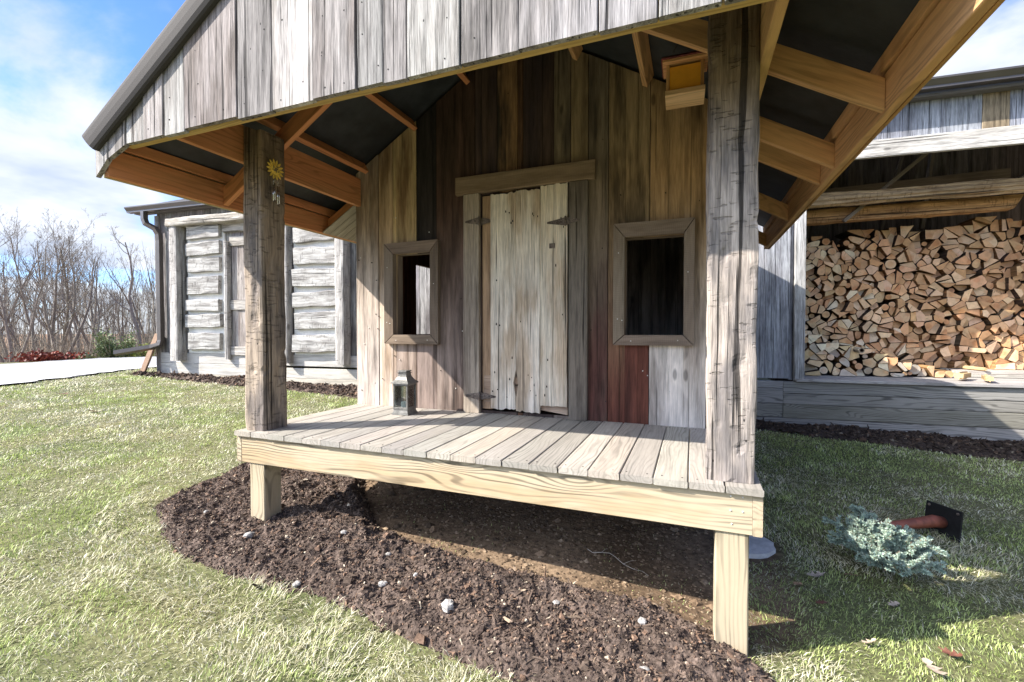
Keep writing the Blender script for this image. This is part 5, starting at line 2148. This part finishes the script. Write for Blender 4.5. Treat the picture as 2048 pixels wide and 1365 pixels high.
for sx in (-1, 1):
    for sz in (-1, 1):
        p = cpl + ux * .085 * sx + uz * .085 * sz
        tube(mb, [p + nrm * .0055, p + nrm * .011], .008, 8)
mb.build('bolts', M['iron'], tp)

# ---- blue juniper
jz = gz(.97, 3.08)
jn = empty('juniper', (.97, 3.08, jz), 0, local=True)
tag(jn, 'low spreading blue green juniper on the lawn right of the porch leg', 'shrub')
jr = random.Random(8)
stem = MB()
fv, ff, ft = [], [], []


def spray(p0, d0, L_, depth=0):
    pts_ = [V(p0)]
    d = V(d0).normalized()
    nseg = 7
    for i in range(nseg):
        d = (d + V((jr.uniform(-.2, .2), jr.uniform(-.2, .2), jr.uniform(-.12, .14) - (.05 if i > 3 else 0)))).normalized()
        pts_.append(pts_[-1] + d * L_ / nseg)
        if pts_[-1].z < .03:
            pts_[-1].z = .03
    tube(stem, pts_, [.006 * (1 - .75 * i / nseg) * (1 if depth == 0 else .6) for i in range(nseg + 1)], 5, tint=C('5a4636'))
    for i in range(1, nseg + 1):
        p = pts_[i]
        ax = (pts_[i] - pts_[i - 1]).normalized()
        if depth == 0 and i >= 2:
            for _ in range(3):
                dd = (ax * .8 + V((jr.uniform(-1, 1), jr.uniform(-1, 1), jr.uniform(-.4, .7)))).normalized()
                spray(p, dd, L_ * jr.uniform(.22, .4), 1)
        if depth == 1 or i > 4:
            nn = 34
            for _ in range(nn):
                b_ = pts_[i - 1].lerp(p, jr.random())
                dd = (ax * .9 + V((jr.uniform(-1, 1), jr.uniform(-1, 1), jr.uniform(-.7, 1)))).normalized()
                ll = jr.uniform(.010, .022)
                sd = dd.cross(V((jr.uniform(-1, 1), jr.uniform(-1, 1), jr.uniform(-1, 1)))).normalized() * .0026
                k = len(fv)
                fv.extend([b_ - sd, b_ + sd, b_ + dd * ll * .6 + sd * .9, b_ + dd * ll, b_ + dd * ll * .6 - sd * .9])
                ff.append((k, k + 1, k + 2, k + 3, k + 4))
                c = (.22, .15, .09) if jr.random() < .07 else jc(jr.choice(((.33, .43, .36), (.43, .53, .43), (.25, .34, .30), (.53, .62, .50))), .15, jr)
                ft.extend([c] * 5)


for (a, el, L_, h) in ((2.5, .55, .34, .05), (2.0, .62, .36, .08), (1.5, .55, .30, .06), (2.25, .85, .26, .10), (.30, .34, .36, .07), (.0, .25, .33, .06), (.6, .5, .28, .08), (-.5, .28, .32, .05), (-.25, .5, .28, .08),
                       (-1.0, .28, .30, .05), (-1.6, .30, .34, .05), (-2.0, .32, .32, .05), (-2.4, .35, .28, .05), (3.0, .4, .26, .05), (-2.9, .38, .26, .05), (.9, .5, .26, .08), (0.2, .9, .22, .1), (-1.3, .9, .22, .08), (-.7, .7, .24, .1), (2.9, .8, .22, .1)):
    L_ *= .66
    el = el * 1.25 + .12
    spray((.02 * math.cos(a), .02 * math.sin(a), h), (math.cos(a) * math.cos(el), math.sin(a) * math.cos(el), math.sin(el)), L_)
stem.build('stem', M['bark'], jn)
mb = MB()
mb.add(fv, ff, None, tint=ft)
mb.build('foliage', M['needle'], jn)

# ================================================================== TREES
def bearing(px_, d):
    r = ray(px_, 690)
    r.z = 0
    r.normalize()
    p = V((r.x * d, r.y * d, 0))
    p.z = gz(p.x, p.y) - .05
    return p


def gen_tree(seed, h, stems, spread, kink=.18, low=.25, dens=1.0, r0=None):
    r_ = random.Random(seed)
    tr, cr = MB(), MB()
    cb = (.235, .21, .18)

    def limb(p, d, L_, rad, depth):
        nseg = 7 if depth == 0 else 5 if depth == 1 else 4 if depth == 2 else 3
        pts_ = [V(p)]
        dirs = []
        d = V(d).normalized()
        for i in range(nseg):
            w = kink * (1.0 if depth < 2 else 1.5)
            d = (d + V((r_.uniform(-w, w), r_.uniform(-w, w), r_.uniform(-w * .4, w) + .10))).normalized()
            dirs.append(d)
            pts_.append(pts_[-1] + d * (L_ / nseg))
        end = .22 if depth == 0 else .3
        rads = [max(.004, rad * (1 - (1 - end) * i / nseg)) for i in range(nseg + 1)]
        if depth == 0:
            rads[0] *= 1.35
        tube(tr if depth == 0 else cr, pts_, rads, 7 if depth == 0 else 5 if depth == 1 else 3, tint=jc(cb, .15, r_), cap=False, seed=r_.uniform(0, 9))
        if depth >= 4:
            return
        nch = [int(9 * dens), 6, 5, 3][depth]
        for k in range(nch):
            f = r_.uniform(low if depth == 0 else .2, .98)
            i = min(nseg - 1, int(f * nseg))
            pp = pts_[i].lerp(pts_[i + 1], f * nseg - i)
            dd = dirs[i]
            a = r_.uniform(0, 6.28)
            sd = dd.cross(V((math.cos(a), math.sin(a), .3))).normalized()
            an = r_.uniform(.4, .95)
            nd_ = dd * math.cos(an) + sd * math.sin(an)
            cl_ = L_ * r_.uniform(.28, .52) * (1.1 - .5 * f)
            limb(pp, nd_, cl_, rads[i] * r_.uniform(.35, .6), depth + 1)
    for s in range(stems):
        a = 2 * math.pi * s / stems + r_.uniform(-.5, .5)
        ln_ = spread * r_.uniform(.6, 1.3) if stems > 1 else spread
        limb((.12 * math.cos(a) * (stems > 1), .12 * math.sin(a) * (stems > 1), 0), (math.sin(ln_) * math.cos(a), math.sin(ln_) * math.sin(a), math.cos(ln_)), h * r_.uniform(.85, 1.05), (r0 or h * .0165) * r_.uniform(.8, 1.15) / (stems ** .3), 0)
    return tr, cr


VAR = [gen_tree(1, 9.5, 3, .16), gen_tree(2, 9.0, 4, .22), gen_tree(3, 9.5, 2, .10), gen_tree(4, 8.5, 1, .10, low=.3), gen_tree(5, 9.0, 1, .2, kink=.26, low=.3), gen_tree(6, 10.0, 2, .2), gen_tree(7, 8.0, 1, .05, low=.35, dens=1.2)]
PROTO = []
for i, (tr, cr) in enumerate(VAR):
    PROTO.append((tr, cr))
made = {}


def place_tree(var, px_, d, rz, sc, lab, group=None):
    p = bearing(px_, d)
    if var not in made:
        t = empty('bare_tree', (0, 0, 0), 0, local=True)
        PROTO[var][0].build('trunk', M['bark'], t)
        PROTO[var][1].build('crown', M['bark'], t)
        made[var] = t
    else:
        t = copy_tree(made[var])
    t.location = p
    t.rotation_euler = (0, 0, rz)
    sc *= .60
    t.scale = (sc, sc, sc)
    tag(t, lab, 'tree', group)
    return t


NT_ = [(1, 20, 23, .5, .95, 'dark many stemmed bare tree at the left edge of the photo'), (0, 112, 27, 1.0, 1.0, 'tall forked bare tree with stems rising from one base behind the driveway'),
       (2, 124, 28, 2.2, 1.02, 'straight dark trunked bare tree just right of the forked tree'), (5, 172, 29, .3, .95, 'twin stemmed bare tree in the middle of the tree line'),
       (3, 196, 26, 4.0, .80, 'slim pale bare tree behind the small evergreen'), (4, 285, 25, 2.6, 1.0, 'crooked bare tree leaning left with one low branch beside the barn'),
       (6, 305, 30, 1.2, .95, 'slim bare tree nearest the barn downspout'), (2, 64, 30, 5.0, .9, 'thin bare tree between the left edge tree and the forked tree'),
       (3, 240, 31, .9, .95, 'slender bare tree behind the green bush'), (1, -60, 26, 2.0, 1.0, 'wide bare tree just beyond the left edge of the photo')]
for a in NT_:
    place_tree(*a)
trng = random.Random(3)
for k in range(18):
    place_tree(trng.randrange(7), -330 + k * 38 + trng.uniform(-8, 8), trng.uniform(33, 48), trng.uniform(0, 6.28), trng.uniform(.85, 1.25), 'grey bare tree standing deeper in the woods', 'bare trees deeper in the woods')

# far wood that reads as one mass
wr = np.random.default_rng(9)


def sticks(n, dlo, dhi, hlo, hhi, r, leanm, z0=(0, 0)):
    b = R(90 + 21.47) - np.arctan(((360 - 2200 * wr.random(n) ** 1.8) - 1024) / 914)
    d = wr.uniform(dlo, dhi, n)
    x, y = d * np.cos(b), d * np.sin(b)
    z = ground_np(x, y) + wr.uniform(z0[0], z0[1] + 1e-6, n)
    h = wr.uniform(hlo, hhi, n)
    a = wr.uniform(0, 6.28, n)
    ln_ = np.abs(wr.normal(0, leanm, n))
    P = []
    for f, rr in ((0, 1), (.5, .7), (1, .2)):
        bx = x + np.cos(a) * np.sin(ln_) * h * f + (wr.normal(0, .05, n) * h if f == .5 else 0)
        by = y + np.sin(a) * np.sin(ln_) * h * f + (wr.normal(0, .05, n) * h if f == .5 else 0)
        bz = z + np.cos(ln_) * h * f
        for k in range(3):
            P.append(np.stack([bx + r * rr * math.cos(k * 2.094), by + r * rr * math.sin(k * 2.094), bz], -1))
    co = np.stack(P, 1)
    f = np.array([(i * 3 + k, i * 3 + (k + 1) % 3, (i + 1) * 3 + (k + 1) % 3, (i + 1) * 3 + k) for i in (0, 1) for k in range(3)])
    q = (f[None] + (np.arange(n) * 9)[:, None, None]).reshape(-1, 4)
    return co.reshape(-1, 3), q


parts = [sticks(900, 36, 78, 4, 8.5, .034, .08), sticks(2600, 32, 65, 1.2, 3.2, .010, .7, (0, 4.0)), sticks(5600, 24, 50, .8, 2.0, .010, .9, (0, .8)), sticks(1800, 22, 34, .6, 1.5, .008, .8, (0, .8))]
cos_, qs_, cs_ = [], [], []
b0 = 0
for (co, q), c in zip(parts, ((.19, .178, .155), (.20, .187, .165), (.20, .175, .14), (.20, .165, .125))):
    cos_.append(co)
    qs_.append(q + b0)
    b0 += len(co)
    cs_.append(np.tile(np.array(c), (len(co), 1)) * np.repeat(wr.uniform(.7, 1.3, (len(co) // 9, 1)), 9, 0))
qq = np.concatenate(qs_)
o = fast_mesh('woodland', np.concatenate(cos_), qq.ravel(), np.full(len(qq), 4), [M['bark']], np.concatenate(cs_))
tag(o, kind='stuff')


def bush(name, px_, d, w, h, cols, nleaf, leafs, lab, cat, up=.5):
    p = bearing(px_, d)
    t = empty(name, p, 0, local=True)
    tag(t, lab, cat)
    br = random.Random(int(px_))
    sm, fm = MB(), MB()
    for k in range(16):
        a = br.uniform(0, 6.28)
        e = V((math.cos(a) * w * br.uniform(.2, 1), math.sin(a) * w * br.uniform(.2, 1), h * br.uniform(.45, 1)))
        tube(sm, [(0, 0, 0), e * .5 + V((0, 0, .1 * h)), e], [.02, .012, .004], 4, tint=C('5d4a3c'))
        vs, fs, ts = [], [], []
        for _ in range(nleaf):
            c = e * br.uniform(.35, 1.05) + V((br.gauss(0, .16 * w), br.gauss(0, .16 * w), br.gauss(0, .10 * h)))
            c.z = max(.02, c.z)
            u = V((br.uniform(-1, 1), br.uniform(-1, 1), br.uniform(-1, 1))).normalized() * leafs
            v = u.cross(V((br.uniform(-1, 1), br.uniform(-1, 1), br.uniform(-1, 1)))).normalized() * leafs * .6
            b_ = len(vs)
            vs.extend([c - u, c - v, c + u, c + v])
            fs.append((b_, b_ + 1, b_ + 2, b_ + 3))
            ts.extend([jc(br.choice(cols), .25, br)] * 4)
        fm.add(vs, fs, None, tint=ts)
    sm.build('stem', M['bark'], t)
    fm.build('foliage', M['needle'], t)


bush('evergreen_shrub', 228, 23, .7, 1.35, [C('707f58'), C('62734c'), C('838f66')], 130, .05, 'small green evergreen shrub at the foot of the bare trees', 'shrub')
bush('evergreen_shrub', 273, 24, .7, .9, [C('9aa65c'), C('86964f')], 160, .05, 'low yellow green shrub right of the taller evergreen', 'shrub')
bush('red_shrub', 92, 18.2, .85, .34, [C('6e3329'), C('854032'), C('5a3028')], 60, .05, 'low shrub of red brown leaves at the edge of the driveway', 'shrub')
bush('evergreen_shrub', 160, 23, .6, .45, [C('8a9060'), C('757c55')], 120, .05, 'low dull green shrub between the red leaves and the evergreen', 'shrub')
